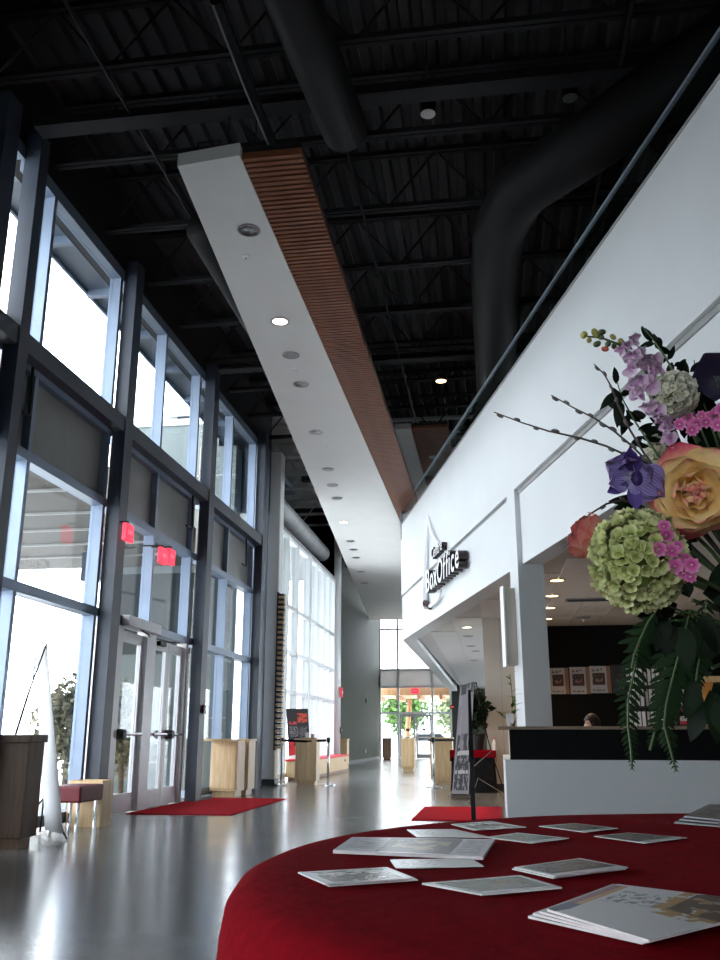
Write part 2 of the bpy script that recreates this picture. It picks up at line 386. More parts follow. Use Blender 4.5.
# exit signs hung over the doors
def text_mesh(body, size, extrude=0.003, name='letters'):
    cu = bpy.data.curves.new(name, 'FONT'); cu.body = body; cu.size = size; cu.extrude = extrude; cu.align_x = 'CENTER'; cu.align_y = 'CENTER'; cu.resolution_u = 3; cu.offset = size*0.012
    o = bpy.data.objects.new(name, cu); COL.objects.link(o)
    dg = bpy.context.evaluated_depsgraph_get(); me = bpy.data.meshes.new_from_object(o.evaluated_get(dg))
    bpy.data.objects.remove(o); bpy.data.curves.remove(cu); me.name = name
    return me
EXIT = text_mesh('EXIT', 0.13, 0.002); EXIT.materials.clear(); EXIT.materials.append(M['exit_letter'])
def exit_sign(x, y, z, w, label, rz=0.0, h=0.26, drop=0.12, m='exit_red'):
    t = thing('exit_sign', label, 'exit sign', (x,y,z), rz, 'red exit signs')
    B(-w/2,w/2,-0.03,0.03,-h/2,h/2).build('face',m,t,bevel=0.005)
    MB().tube([(0,0,h/2),(0,0,h/2+0.04),(0,drop,h/2+0.05)],0.012,6).build('hanger','black_metal',t)
    k = (w*0.82)/0.34
    inst('lettering', EXIT, t, (0,-0.033,0), (PI/2,0,0), (k,k,1))
    return t
p = onx(128,533,-4.6); exit_sign(p.x,p.y,p.z,0.24,'red exit sign nearest the lens, above the single glass door',PI/2,0.22,0.30)
p = onx(162.5,556,-4.6); exit_sign(p.x,p.y,p.z,0.24,'left one of the two red exit signs above the double door',PI/2,0.22,0.30)
p = onx(170.5,557,-4.6); exit_sign(p.x,p.y,p.z,0.24,'right one of the two red exit signs above the double door',PI/2,0.22,0.30)

# white column at the end of the first glazing and the far glazed stretch
t = struct('trim_1', 'square white painted column at the end of the dark glazing', 'column', (-4.86,19.75,0))
B(-0.2,0.2,-0.18,0.18,0.12,DECKZ-0.95).build('shaft','white_paint',t,bevel=0.03); B(-0.21,0.21,-0.19,0.19,0,0.12).build('base','black_plastic',t)
wf = struct('window_1', 'tall bright stretch of white-framed glazing beyond the white column', 'window')
FY0, FY1 = 19.95, 28.6
ys = [20.05, 21.75, 22.9, 24.5, 25.6, 26.55, 27.5, 28.5]
zs = [0.12, 2.06, 3.02, 4.12, 5.85]
for i, y in enumerate(ys):
    w = 0.32 if i == 3 else 0.09
    B(-5.1,-4.92,y-w/2,y+w/2,0,5.9).build('mullion','white_mullion',wf)
for z in zs:
    for i in range(len(ys)-1):
        B(-5.08,-4.94,ys[i]+0.05 if i!=3 else ys[i]+0.16,ys[i+1]-(0.16 if i==2 else 0.045),z-0.05,z+0.05).build('transom','white_mullion',wf)
for i in range(len(ys)-1):
    for j in range(len(zs)-1):
        B(-5.03,-5.02,ys[i]+0.05 if i!=3 else ys[i]+0.16,ys[i+1]-(0.16 if i==2 else 0.045),zs[j]+0.05,zs[j+1]-0.05).build('pane','pane_glass',wf)
B(-7.4,-7.2,19.5,28.7,5.92,DECKZ).build('bulkhead','galvanised',wf); B(-7.2,-4.95,19.5,28.7,5.92,6.0).build('bulkhead_floor','speaker_grey',wf); B(-7.2,-4.9,19.4,19.5,5.92,DECKZ).build('bulkhead_end','ceiling_black',wf); B(-7.2,-4.95,28.6,28.7,5.92,DECKZ).build('bulkhead_end','ceiling_black',wf)
t = struct('trim_2', 'round white column where the far dark wall begins', 'column', (-4.92,28.75,0))
MB().lathe([(0.16,0.0),(0.16,DECKZ-0.95)],20).build('shaft','white_mullion',t,smooth=True)

wd = struct('wall_left_far', 'tall dark grey-green solid wall at the far left of the lobby', 'wall')
B(DARKX-0.2,DARKX,28.6,FARY,0,DECKZ).build('panel','dark_wall',wd)
B(DARKX,-4.95,28.6,28.8,0,DECKZ).build('return_panel','dark_wall',wd)
B(DARKX,DARKX+0.02,28.8,FARY-0.1,0,0.12).build('baseboard_left','black_plastic',wd)
t = thing('wall_outlet', 'small black outlet low on the far dark wall', 'outlet', (DARKX, 40.5, 0.42)); B(0,0.02,-0.3,0.3,-0.1,0.1).build('plate','black_plastic',t); B(0.02,0.03,-0.2,0.2,-0.05,0.05).build('socket','column_steel',t)
t = thing('wall_sensor', 'small black sensor on the far dark wall', 'sensor', (DARKX, 40.8, 2.55)); B(0,0.05,-0.12,0.12,-0.1,0.1).build('body','black_plastic',t); B(0.05,0.06,-0.05,0.05,-0.04,0.04).build('lens','column_steel',t)

# ---- far glazed end ----------------------------------------------------
we = struct('wall_far', 'glazed far end of the lobby with doors and bright clerestory', 'wall')
FX = [-5.62, -4.70, -3.00, -2.10]
for x in FX: B(x-0.05,x+0.05,FARY-0.08,FARY+0.08,0,DECKZ-0.1).build('mullion','white_mullion',we)
for z in (2.16, 3.43, 4.27, 6.3):
    for a,b in zip(FX[:-1],FX[1:]): B(a+0.05,b-0.05,FARY-0.06,FARY+0.06,z-0.05,z+0.05).build('transom','white_mullion',we)
for a,b in zip(FX[:-1],FX[1:]):
    B(a+0.05,b-0.05,FARY,FARY+0.012,4.32,6.25).build('pane','pane_glass',we); B(a+0.05,b-0.05,FARY,FARY+0.012,6.35,DECKZ-0.15).build('pane','pane_glass',we)
    B(a+0.05,b-0.05,FARY,FARY+0.03,3.48,4.22).build('grey_infill','grey_panel',we)
    B(a+0.05,b-0.05,FARY,FARY+0.012,2.21,3.38).build('pane','pane_glass',we)
    if a != -4.70: B(a+0.05,b-0.05,FARY,FARY+0.012,0.05,2.11).build('pane','pane_glass',we)
B(-2.05,4.1,FARY-0.05,FARY+0.15,0,5.2).build('solid_panel','dark_wall',we)
for k in range(3): B(-2.0+k*2.2,0.1+k*2.2,FARY,FARY+0.012,5.2,DECKZ-0.1).build('pane','pane_glass',we); B(0.1+k*2.2,0.2+k*2.2,FARY-0.06,FARY+0.06,5.2,DECKZ-0.1).build('mullion','white_mullion',we)
B(DARKX,-2.05,FARY-0.05,FARY+0.15,DECKZ-0.1,DECKZ).build('header','ceiling_black',we)
for n_,(a,b,lab) in enumerate(((-4.64,-3.86,'left leaf of the far glazed exit door'),(-3.84,-3.06,'right leaf of the far glazed exit door'))):
    d = struct('door_%d'%(n_+4), lab, 'door')
    B(a,a+0.09,FARY-0.03,FARY+0.03,0.01,2.1).build('stile','door_metal',d); B(b-0.09,b,FARY-0.03,FARY+0.03,0.01,2.1).build('stile','door_metal',d)
    B(a+0.09,b-0.09,FARY-0.03,FARY+0.03,1.98,2.1).build('rail','door_metal',d); B(a+0.09,b-0.09,FARY-0.03,FARY+0.03,0.01,0.22).build('rail','door_metal',d)
    B(a+0.09,b-0.09,FARY-0.005,FARY+0.005,0.22,1.98).build('pane','pane_glass',d)
    MB().tube([(a+0.05,FARY-0.09,1.0),(b-0.05,FARY-0.09,1.0)],0.025,8).build('push_bar','chrome',d)
    B((a+b)/2-0.09,(a+b)/2+0.09,FARY-0.02,FARY-0.008,1.30,1.42).build('notice','black_plastic',d)
p = ony(415,691,45.6); exit_sign(p.x,p.y,p.z,0.36,'distant red exit sign above the far glazed doors',0,0.24,0.36)
p = ony(452.5,707,45.7); exit_sign(p.x,p.y,p.z,0.26,'dim small exit sign on the dark wall right of the far doors',0,0.2,0.27,'logo_maroon')

# ---- remaining shell: behind and right of the lens ---------------------
wn = struct('wall_near', 'dark wall behind the viewpoint', 'wall'); B(-5.3,-3.0,NEARY-0.2,NEARY,0,DECKZ).build('panel','dark_wall',wn); B(0.5,RIGHTX,NEARY-0.2,NEARY,0,DECKZ).build('panel','dark_wall',wn); B(-3.0,0.5,NEARY-0.2,NEARY,2.8,DECKZ).build('panel','dark_wall',wn)
for a in (-3.0,-1.25): B(a+0.05,a+1.70,NEARY-0.12,NEARY-0.09,0.0,1.2).build('infill','dark_wall',wn); B(a+0.05,a+1.70,NEARY-0.11,NEARY-0.10,1.2,2.75).build('pane','pane_glass',wn); B(a,a+0.05,NEARY-0.16,NEARY-0.04,0,2.8).build('mullion','mullion_metal',wn)
wr = struct('wall_right_outer', 'dark wall closing the far right side of the building', 'wall'); B(RIGHTX,RIGHTX+0.2,NEARY-0.2,21.35,0,DECKZ).build('panel','black_wall',wr)

wq = struct('window_2', 'glazed side behind the box office that lights the far lobby', 'window')
for k in range(10):
    a = 21.4+k*2.4
    B(4.0,4.12,a-0.05,a+0.05,0,DECKZ).build('mullion','white_mullion',wq)
    B(4.05,4.062,a+0.05,a+2.35,0.05,3.25).build('pane','pane_glass',wq); B(4.05,4.062,a+0.05,a+2.35,5.3,DECKZ-0.1).build('pane','pane_glass',wq); B(4.0,4.12,a+0.05,a+2.35,3.3,5.3).build('spandrel_panel','white_paint',wq)
B(4.0,RIGHTX,21.2,21.35,0,DECKZ).build('end_wall','white_paint',wq)
# ---- ceiling -----------------------------------------------------------
ce = struct('ceiling', 'black open ceiling of ribbed steel deck and open-web joists', 'ceiling')
mb = MB(); x = -5.95; prof = []
while x < RIGHTX+0.2: prof += [(x,DECKZ),(x+0.10,DECKZ),(x+0.13,DECKZ+0.07),(x+0.22,DECKZ+0.07),(x+0.25,DECKZ)]; x += 0.25
vs_ = [(a,NEARY-0.2,z) for a,z in prof] + [(a,FARY+0.15,z) for a,z in prof]; n_ = len(prof)
mb.add(vs_, [(i,i+1,i+1+n_,i+n_) for i in range(n_-1)]); mb.box(-5.95,RIGHTX+0.2,NEARY-0.2,FARY+0.15,DECKZ+0.1,DECKZ+0.25)
mb.build('deck','deck_black',ce); B(-7.45,-5.95,19.4,28.7,DECKZ,DECKZ+0.25).build('deck_extension','galvanised',ce); B(-5.95,-3.4,19.6,28.6,DECKZ-0.012,DECKZ-0.002).build('deck_liner','galvanised',ce)
JB, JT = 7.48, DECKZ-0.02
def joist_mesh(x0, x1, m='ceiling_black'):
    mb = MB()
    for z in (JB, JT-0.06):
        mb.box(x0,x1,-0.06,-0.01,z,z+0.06); mb.box(x0,x1,0.01,0.06,z,z+0.06)
    n = int((x1-x0)/0.62); st = (x1-x0)/n
    for i in range(n):
        a = x0+i*st; b = a+st; za, zb = (JB+0.03,JT-0.03) if i%2==0 else (JT-0.03,JB+0.03)
        mb.tube([(a,0,za),(b,0,zb)],0.016,5)
    return mb.mesh('joist',m)
jm = joist_mesh(-4.88, RIGHTX); jmf = joist_mesh(DARKX+0.02, RIGHTX); jmb = joist_mesh(-7.18, RIGHTX, 'galvanised')
y = -3.0; k = 0
while y < 45:
    inst('joist', jm if y < 19.3 else (jmb if y < 28.5 else jmf), ce, (0,y,0)); y += 1.455
for y in (7.86, 14.66, 22.0, 30.0, 38.0):     # deep girders
    mb = MB(); mb.box(-4.7,RIGHTX,y-0.11,y+0.11,7.36,7.39); mb.box(-4.7,RIGHTX,y-0.11,y+0.11,7.44,7.47); mb.box(-4.7,RIGHTX,y-0.012,y+0.012,7.39,7.44)
    mb.build('girder','ceiling_black',ce)
for x in (-3.6, -1.4, 1.5, 4.5):
    MB().tube([(x,NEARY,7.40),(x,FARY-0.2,7.40)],0.02,5).build('bridging','ceiling_black',ce)
B(-3.4,0.4,3.6,5.6,7.75,7.8).build('baffle_panel','duct_black',ce); B(0.6,5.4,3.2,5.4,7.75,7.8).build('baffle_panel','duct_black',ce)
def duct(label, pts, r): return tag(MB().tube(pts, r, 18).build('air_duct','duct_black',smooth=True), label, 'duct')
p1 = onz(222,250,7.0)
duct('round dark duct running above the left edge of the white ceiling panel', [(p1.x,9.4,7.0),(p1.x,20,7.0),(p1.x,34,7.0)], 0.29)
p1 = onz(470,330,6.98)
o = duct('large round black duct bending across the ceiling right of the wood slats', [(2.6,6.8,6.98),(1.2,8.4,6.98),(0.55,9.1,6.98),(0.3,9.9,6.98),(0.25,11,6.98),(0.25,16,6.98),(-0.2,19.5,6.98)], 0.33)
duct('broad round black duct crossing high above the wood slats', [(-1.75,4.0,7.1),(-1.5,6.0,7.1),(-1.3,8.0,7.1)], 0.24)
tag(MB().tube([(-5.35,19.7,6.75),(-5.35,24,6.75),(-5.35,28.4,6.75)],0.26,16).build('air_duct','galvanised',smooth=True), 'pale galvanised duct above the far bright windows', 'duct')
tag(MB().tube([(-6.3,19.7,7.1),(-6.3,24,7.1),(-6.3,28.4,7.1)],0.22,16).build('air_duct','galvanised',smooth=True), 'second galvanised duct set back over the far bright windows', 'duct')
tag(MB().tube([tuple(onz(216,0,6.95)),tuple(onz(246,80,6.95)),tuple(onz(275,150,6.95))],0.055,10).build('ceiling_pipe','duct_black'), 'thin dark pipe slanting down toward the ceiling panel', 'pipe')

# ---- hanging ceiling panel ---------------------------------------------
PZ = 6.30; LX, MXW, RX = -2.83, -2.19, -1.60; PY0 = 7.20; PY1 = 42.6; FARLX = -5.60
cp = struct('ceiling_panel', 'long white hanging ceiling panel that widens away, edged with wood slats', 'ceiling panel')
poly = [(LX,PY0+0.02),(MXW,PY0-0.06),(MXW,PY1),(FARLX,PY1-0.6)]
MB().prism(poly, PZ, PZ+0.14).build('white_board','white_paint',cp)
B(MXW+0.01,RX,PY0,32,PZ+0.07,PZ+0.13).build('slat_backing','black_plastic',cp)
sm = B(MXW+0.005,RX,-0.025,0.025,PZ,PZ+0.07).mesh('slat','slat_wood')
for i in range(300): inst('slat', sm, cp, (0,PY0+0.03+i*0.0815,0))
for yy in (7.9, 12.5, 18, 24, 30, 37):
    for xx in (-2.55, -2.25):
        MB().tube([(xx,yy,PZ+0.14),(xx,yy,JB)],0.008,5).build('hanger_rod','black_metal',cp)
MB().tube([(-2.70,7.35,PZ+0.14),(-2.68,7.35,PZ+0.34),(-2.45,7.35,PZ+0.34),(-2.45,7.35,PZ+0.14)],0.012,5).build('hanger_rod','black_metal',cp)
cp2 = struct('ceiling_panel_far', 'second white and wood ceiling panel behind the glass balustrade', 'ceiling panel')
P2 = 7.2
B(-1.83,-1.49,17.8,27,P2,P2+0.12).build('white_board','white_paint',cp2); B(-1.48,-0.72,17.8,27,P2+0.06,P2+0.12).build('slat_backing','black_plastic',cp2)
sm2 = B(-1.48,-0.72,-0.025,0.025,P2,P2+0.06).mesh('slat','slat_wood')
for i in range(110): inst('slat', sm2, cp2, (0,17.83+i*0.083,0))

can_rim = MB().lathe([(0.10,0.0),(0.125,0.0),(0.125,-0.012),(0.10,-0.012)],24,cap=False).mesh('rim','can_chrome')
can_in = MB().lathe([(0.10,-0.006),(0.065,-0.002),(0.03,0.0)],24).mesh('reflector','can_chrome',True)
can_lit = MB().lathe([(0.10,-0.008),(0.05,-0.009),(0.01,-0.009)],24).mesh('lamp','lamp_white',True)
can_warm = MB().lathe([(0.10,-0.008),(0.05,-0.009),(0.01,-0.009)],24).mesh('lamp','lamp_warm',True)
grille = MB().lathe([(0.125,-0.012),(0.11,-0.016),(0.02,-0.016)],24).mesh('grille','speaker_grey')
def downlight(p, label, lit=None, sc=1.0, group='recessed lights in the white ceiling panel'):
    t = thing('downlight', label, 'downlight', (p.x,p.y,p.z), 0, group); t.scale = (sc,sc,1)
    inst('rim', can_rim, t); inst('lamp' if lit else 'reflector', {'w':can_lit,'y':can_warm,None:can_in}[lit], t)
def ceil_speaker(p, label):
    t = thing('ceiling_speaker', label, 'speaker', (p.x,p.y,p.z), 0, 'speakers in the white ceiling panel')
    inst('rim', can_rim, t); inst('grille', grille, t)
DL = [(249,230,None),(280,321,'w'),(301,384,None),(316,432,None),(328,469,None),(337,498,None),(344,522,'w'),(350.5,541,None),(353.5,549.5,None),(356,557.5,None),(361,571.5,None),(364.5,583,None)]
for i,(a,b,l) in enumerate(DL):
    p = onz(a,b,PZ)
    lab = ['large unlit chrome downlight nearest the near end of the white ceiling panel','brightly lit downlight in the near half of the white ceiling panel'][i] if i < 2 else ('faintly lit downlight far along the white ceiling panel' if l else '%s downlight along the white ceiling panel from its near end'%ordinal(i))
    downlight(p, lab, l, 1.0)
for (a,b,lab) in ((291,355,'flat grey round speaker beyond the lit downlight in the white panel'),(332.5,485,'distant grey round speaker in the middle of the white panel')): ceil_speaker(onz(a,b,PZ), lab)
for (a,b,lab) in ((246,256,'small white detector disc near the near end of the white panel'),(296,368,'small white detector disc beyond the grey speaker on the white panel'),(327,445,'tiny white detector disc between the far downlights')):
    p = onz(a,b,PZ); t = thing('detector', lab, 'detector', (p.x,p.y,p.z)); MB().lathe([(0.045,0),(0.045,-0.015),(0.03,-0.03),(0.01,-0.03)],14).build('body','paper_white',t); MB().lathe([(0.012,-0.03),(0.008,-0.038)],8).build('sensor','speaker_grey',t)
for (a,b,lab) in ((434,457,'downlight in the wood part of the second ceiling panel'),(447,470,'further downlight in the wood part of the second ceiling panel')): 
    downlight(onz(a,b,P2), lab, None, 1.0, 'lights in the second ceiling panel')
p = onz(441,381,7.35)
t = thing('pendant_light', 'single small glowing warm lamp hanging in the dark ceiling', 'lamp', (p.x,p.y,p.z))
MB().lathe([(0.11,0.0),(0.10,0.10),(0.05,0.16),(0.02,0.2)],18).build('housing','black_metal',t,smooth=True); MB().lathe([(0.095,-0.004),(0.05,-0.012),(0.01,-0.012)],18).build('lamp','lamp_warm',t)
MB().tube([(0,0,0.2),(0,0,1.02)],0.01,5).build('stem','black_metal',t)
for (a,b,lab) in ((238,114,'tiny unlit dark downlight high in the ceiling left of centre'),(570,98,'tiny unlit dark lamp high in the ceiling at upper right')):
    p = onz(a+190 if a<300 else a,b,7.35)
    t = thing('pendant_light', lab, 'lamp', (p.x,p.y,p.z)); MB().lathe([(0.09,0.0),(0.09,0.16),(0.02,0.2)],14).build('housing','duct_black',t); MB().tube([(0,0,0.2),(0,0,1.02)],0.01,5).build('stem','black_metal',t); MB().lathe([(0.08,-0.002),(0.01,-0.004)],14).build('lens','can_chrome',t)

# ---- box office front (local x = into the box office, local y = along the front, away) ------------
bo = struct('wall_right', 'white fascia of the upper floor over the box office, with a shadow groove', 'wall', (0,0,0), FA)
D = 3.5; S0, S1 = -3.0, 21.2; FB, FG, FT = 3.20, 4.20, 5.95
CS0, CS1 = 11.62, 12.0
B(D,D+0.35,S0,S1+0.05,FG+0.06,FT).build('upper_fascia','fascia_white',bo)
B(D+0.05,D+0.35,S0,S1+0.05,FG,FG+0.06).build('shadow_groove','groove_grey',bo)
B(D+0.07,D+0.35,S0,CS0,FB+0.02,FG).build('lower_panel','fascia_white',bo)
B(D+0.02,D+0.35,CS1,S1+0.05,FB,FG).build('lower_panel','fascia_white',bo)
B(D,D+0.36,CS0,CS1,0.0,FG+0.06).build('pilaster','fascia_white',bo)
B(D-0.01,D+0.36,S0,S1+0.05,FT,FT+0.03).build('cap','groove_grey',bo)
# glass balustrade
for i in range(16):
    a = S0+i*1.52; b = min(a+1.5, S1+0.04)
    if a > S1: break
    B(D+0.01,D+0.022,a,b,FT+0.03,FT+0.38).build('balustrade_pane','rail_glass',bo)
B(D-0.005,D+0.035,S0,S1+0.05,FT+0.38,FT+0.41).build('handrail','rail_metal',bo)
B(D,D+0.3,S1-0.1,S1+0.05,FT-0.35,FT+0.40).build('end_post','column_steel',bo)
# return of the upper floor along the lobby, and its floor slab
cor = Matrix.Rotation(FA,4,'Z') @ Vector((D,S1+0.05,0))
we2 = struct('wall_return', 'white return of the upper floor running on toward the far doors', 'wall')
B(cor.x,cor.x+0.32,cor.y,FARY-0.06,FB,FT).build('fascia','fascia_white',we2)
B(cor.x,cor.x+0.32,cor.y,FARY-0.06,FT,FT+0.03).build('cap','door_metal',we2)
sl = struct('upper_floor', 'upper floor slab over the box office', 'floor')
R = Matrix.Rotation(FA,4,'Z'); q0 = R@Vector((D+0.35,S0,0)); q1 = R@Vector((D+0.35,S1+0.05,0))
MB().prism([(q0.x,q0.y),(q1.x,q1.y),(q1.x,FARY-0.1),(3.98,FARY-0.1),(3.98,21.2),(RIGHTX,21.2),(RIGHTX,q0.y)], 4.9, 5.2).build('slab','black_wall',sl)
# soffit of lay-in tiles
so = struct('ceiling_soffit', 'suspended tile ceiling under the upper floor by the box office', 'ceiling')
SZ = 3.30
MB().prism([(q0.x,q0.y),(q1.x,q1.y),(q1.x+0.2,FARY-0.1),(3.98,FARY-0.1),(3.98,21.2),(RIGHTX,21.2),(RIGHTX,q0.y)], SZ+0.015, SZ+0.06).build('grid_plane','tbar',so)
nrm = Vector((math.cos(FA),math.sin(FA),0))
tm = B(0.008,0.602,0.008,1.212,SZ,SZ+0.014).mesh('ceiling_tile','tile_white')
cnt = 0; gy = 9.8
while gy < 44:
    gx = -2.0
    while gx < 5.5:
        if min(Vector((gx,gy,0)).dot(nrm), Vector((gx,gy+1.22,0)).dot(nrm)) > D+0.36 and gx > cor.x+0.35 and cnt < 300:
            inst('ceiling_tile', tm, so, (gx,gy,0)); cnt += 1
        gx += 0.61
    gy += 1.22
wbs = [(557,580),(552,595.5),(549.5,607.5),(547,618.5)]
for i,(a,b) in enumerate(wbs):
    downlight(onz(a,b,SZ-0.002), '%s glowing warm downlight in the tiles behind the white pilaster'%ordinal(i), 'y', 1.05, 'warm downlights over the box office')
for i,(a,b) in enumerate([(467,627),(468,636),(471,646),(474,660),(476,651)]):
    downlight(onz(a,b,SZ-0.002), '%s small downlight in the pale tiles left of the pilaster'%ordinal(i), 'w' if i==0 else None, 1.0, 'downlights in the pale tiles')
for i,(a,b) in enumerate(wbs + [(640,560),(600,640)]):
    p = onz(a,b,SZ-0.03) if i < 4 else Vector(((2.6,3.8)[i-4],15.5,SZ-0.03))
    if i >= 4: downlight(Vector((p.x,p.y,SZ-0.002)), 'warm downlight above the clerk, hidden behind the %s'%['green hydrangea','flowers at right'][i-4], 'y', 1.05, 'warm downlights over the box office')
    ld_ = bpy.data.lights.new('downlight_beam','SPOT'); ld_.energy = 120; ld_.color = (1.0,0.70,0.42); ld_.spot_size = 2.0; ld_.spot_blend = 0.7; ld_.shadow_soft_size = 0.08
    lo = bpy.data.objects.new('downlight_beam', ld_); COL.objects.link(lo); lo.location = p
p = onz(590,599,SZ)
t = thing('air_vent', 'grey rectangular air vent in the box office ceiling', 'vent', (p.x,p.y,SZ)); B(-0.42,0.42,-0.14,0.14,-0.02,-0.001).build('frame','speaker_grey',t)
for k in range(5): B(-0.38,0.38,-0.11+k*0.05,-0.09+k*0.05,-0.028,-0.02).build('louvre','column_steel',t)
p = onz(583,617,SZ); t = thing('sprinkler_plate', 'small grey sprinkler plate on the box office ceiling', 'sprinkler', (p.x,p.y,SZ)); MB().lathe([(0.16,-0.001),(0.15,-0.02),(0.03,-0.03)],16).build('plate','speaker_grey',t); MB().tube([(0,0,-0.03),(0,0,-0.09)],0.02,8).build('head','chrome',t)

# box office interior walls
wb = struct('wall_back', 'black back wall of the box office', 'wall')
B(0.55,RIGHTX,20.0,20.2,0,SZ).build('panel','black_wall',wb)
wbe = struct('wall_side', 'beige end wall beside the box office', 'wall')
B(-0.16,0.5,18.5,20.4,0,SZ).build('panel','beige_wall',wbe); B(-0.16,0.5,18.48,18.5,0,0.12).build('baseboard_side','black_plastic',wbe)
B(0.165,0.175,18.494,18.5,0.12,SZ).build('panel_joint','groove_grey',wbe)
wo = struct('wall_orange', 'warm orange partition at the right end of the box office', 'wall'); pp = ony(706,700,17.5)
B(pp.x,pp.x+1.6,17.5,17.7,0,1.95).build('panel','orange_wall',wo)
B(pp.x-0.05,pp.x+1.6,17.42,17.5,1.95,2.05).build('shelf_edge','maple',wo)

# ---- hanging sign on the pilaster (edge-on display case)
t = thing('wall_display', 'thin wood-sided display box mounted on the white pilaster', 'display', (0,0,0), FA)
B(D-0.15,D-0.004,CS0+0.18,CS0+0.32,1.90,2.93).build('body','beige_wall',t,bevel=0.004); B(D-0.17,D-0.15,CS0+0.17,CS0+0.33,1.88,2.95).build('face','paper_white',t)

# ---- BoxOffice sign
sg = thing('box_office_sign', 'raised white letters with black sides reading BoxOffice on the fascia', 'sign', (0,0,0), FA)
def letter(ch, s, z, size, depth, shear=0.12, wide=1.0):
    me = text_mesh(ch, size, depth/2, 'letter')
    me.materials.clear(); me.materials.append(M['letter_face']); me.materials.append(M['letter_side'])
    for p_ in me.polygons: p_.material_index = 0 if p_.normal.z > 0.6 else 1
    for v in me.vertices: v.co.x = (v.co.x + v.co.y*shear)*wide
    me.update()
    # text x -> along -s (reads left to right from the lobby), text y -> up, text z -> out of the wall
    mtx = Matrix(((0,0,-1,D+0.02-depth/2-0.03),(-1,0,0,s),(0,1,0,z),(0,0,0,1)))
    return inst_m('letter', me, sg, mtx)
s_ = 17.30
for ch, w in (('B',0.42),('o',0.36),('x',0.36),('O',0.50),('f',0.26),('f',0.24),('i',0.17),('c',0.34),('e',0.36)):
    letter(ch, s_-w/2, 3.88 if ch in 'BOffi' else 3.88, 0.62, 0.16, 0.10); s_ -= w*0.985
s_ = 17.0
for ch, w in (('C',0.22),('e',0.19),('n',0.19),('t',0.13),('r',0.14),('e',0.19)):
    letter(ch, s_-w/2, 4.40, 0.32, 0.10, 0.15); s_ -= w
lg = thing('drop_emblem', 'thin white drop-shaped outline emblem with maroon foot beside the sign letters', 'emblem', (0,0,0), FA)
X_ = D-0.05
def fpt(a, b):                       # a photo point on the fascia to local coordinates of the front
    nv = nrm; d = _ray(a,b); P_ = _eye + d*((D - _eye.dot(nv))/d.dot(nv)); return (X_, P_.dot(Vector((-math.sin(FA),math.cos(FA),0))), P_.z)
MB().tube([fpt(*q) for q in ((430.5,516),(429.5,535),(428.5,555),(428,575),(427.5,590),(427.5,604))],[0.02,0.035,0.05,0.06,0.07,0.07],6).build('left_stroke','logo_white',lg)
MB().tube([fpt(*q) for q in ((430.5,516),(432,524),(434.5,533),(438,540),(443,546))],[0.02,0.035,0.045,0.04,0.02],6).build('right_stroke','logo_white',lg)
MB().tube([fpt(*q) for q in ((443.5,590),(442.5,595),(440,600),(436,604),(432,606.5))],[0.015,0.035,0.045,0.045,0.04],6).build('bowl','logo_white',lg)
MB().tube([fpt(*q) for q in ((427,600),(429,606),(432.5,607.5))],[0.055,0.075,0.05],6).build('foot','logo_maroon',lg)

# ================================================================== OUTSIDE
og = struct('ground_outside', 'pale concrete paving outside the windows', 'ground'); B(-120,60,-60,160,-0.30,-0.14).build('paving','concrete_out',og)
ev = struct('roof_eave', 'dark metal roof overhang outside the upper windows', 'roof')
B(-5.92,-5.30,NEARY,24,7.56,7.72).build('soffit','eave_metal',ev)
for k in range(15): B(-5.90,-5.30,-3.3+k*1.5,-3.22+k*1.5,7.44,7.56).build('outrigger','mullion_metal',ev)
B(-5.94,-5.90,NEARY,24,7.50,7.80).build('gutter','eave_metal',ev)
cn = struct('entrance_canopy', 'flat entrance canopy outside the doors with pale ribs below', 'canopy')
B(-13,-5.6,8.2,18.8,4.62,4.9).build('slab','canopy_soffit',cn)
for yy in (9.6,11.0,12.4,13.8,15.0,16.2,17.4): B(-12.9,-5.7,yy,yy+0.05,4.58,4.62).build('rib','canopy_rib',cn)
B(-8.1,-7.4,16.9,17.2,4.0,4.58).build('hanging_box','column_steel',cn); B(-12.2,-11.8,9.0,9.4,-0.14,4.62).build('column','column_steel',cn); B(-12.2,-11.8,15.4,15.8,-0.14,4.62).build('column','column_steel',cn)
tw = thing('wing_wall', 'pale grey-green clad wing wall standing outside beyond the entrance', 'building', (-6.9,19.1,-0.14))
B(-1.35,0.93,-0.25,0.25,0,8.05).build('wall','tower_clad',tw); B(0.93,1.35,-0.25,0.25,0,7.5).build('wall','tower_clad',tw); B(-1.4,0.93,-0.28,0.28,8.05,8.2).build('coping','white_mullion',tw)
B(-1.36,1.36,-0.27,-0.25,2.85,4.6).build('window_band','dark_band',tw)
for zz in (1.5,5.6,6.8): B(-1.355,1.355,-0.262,-0.25,zz,zz+0.03).build('panel_joint','groove_grey',tw)
for xx in (-0.5,0.5): B(xx,xx+0.03,-0.264,-0.25,0,2.85).build('panel_joint','groove_grey',tw); B(xx,xx+0.03,-0.264,-0.25,4.6,7.5).build('panel_joint','groove_grey',tw)

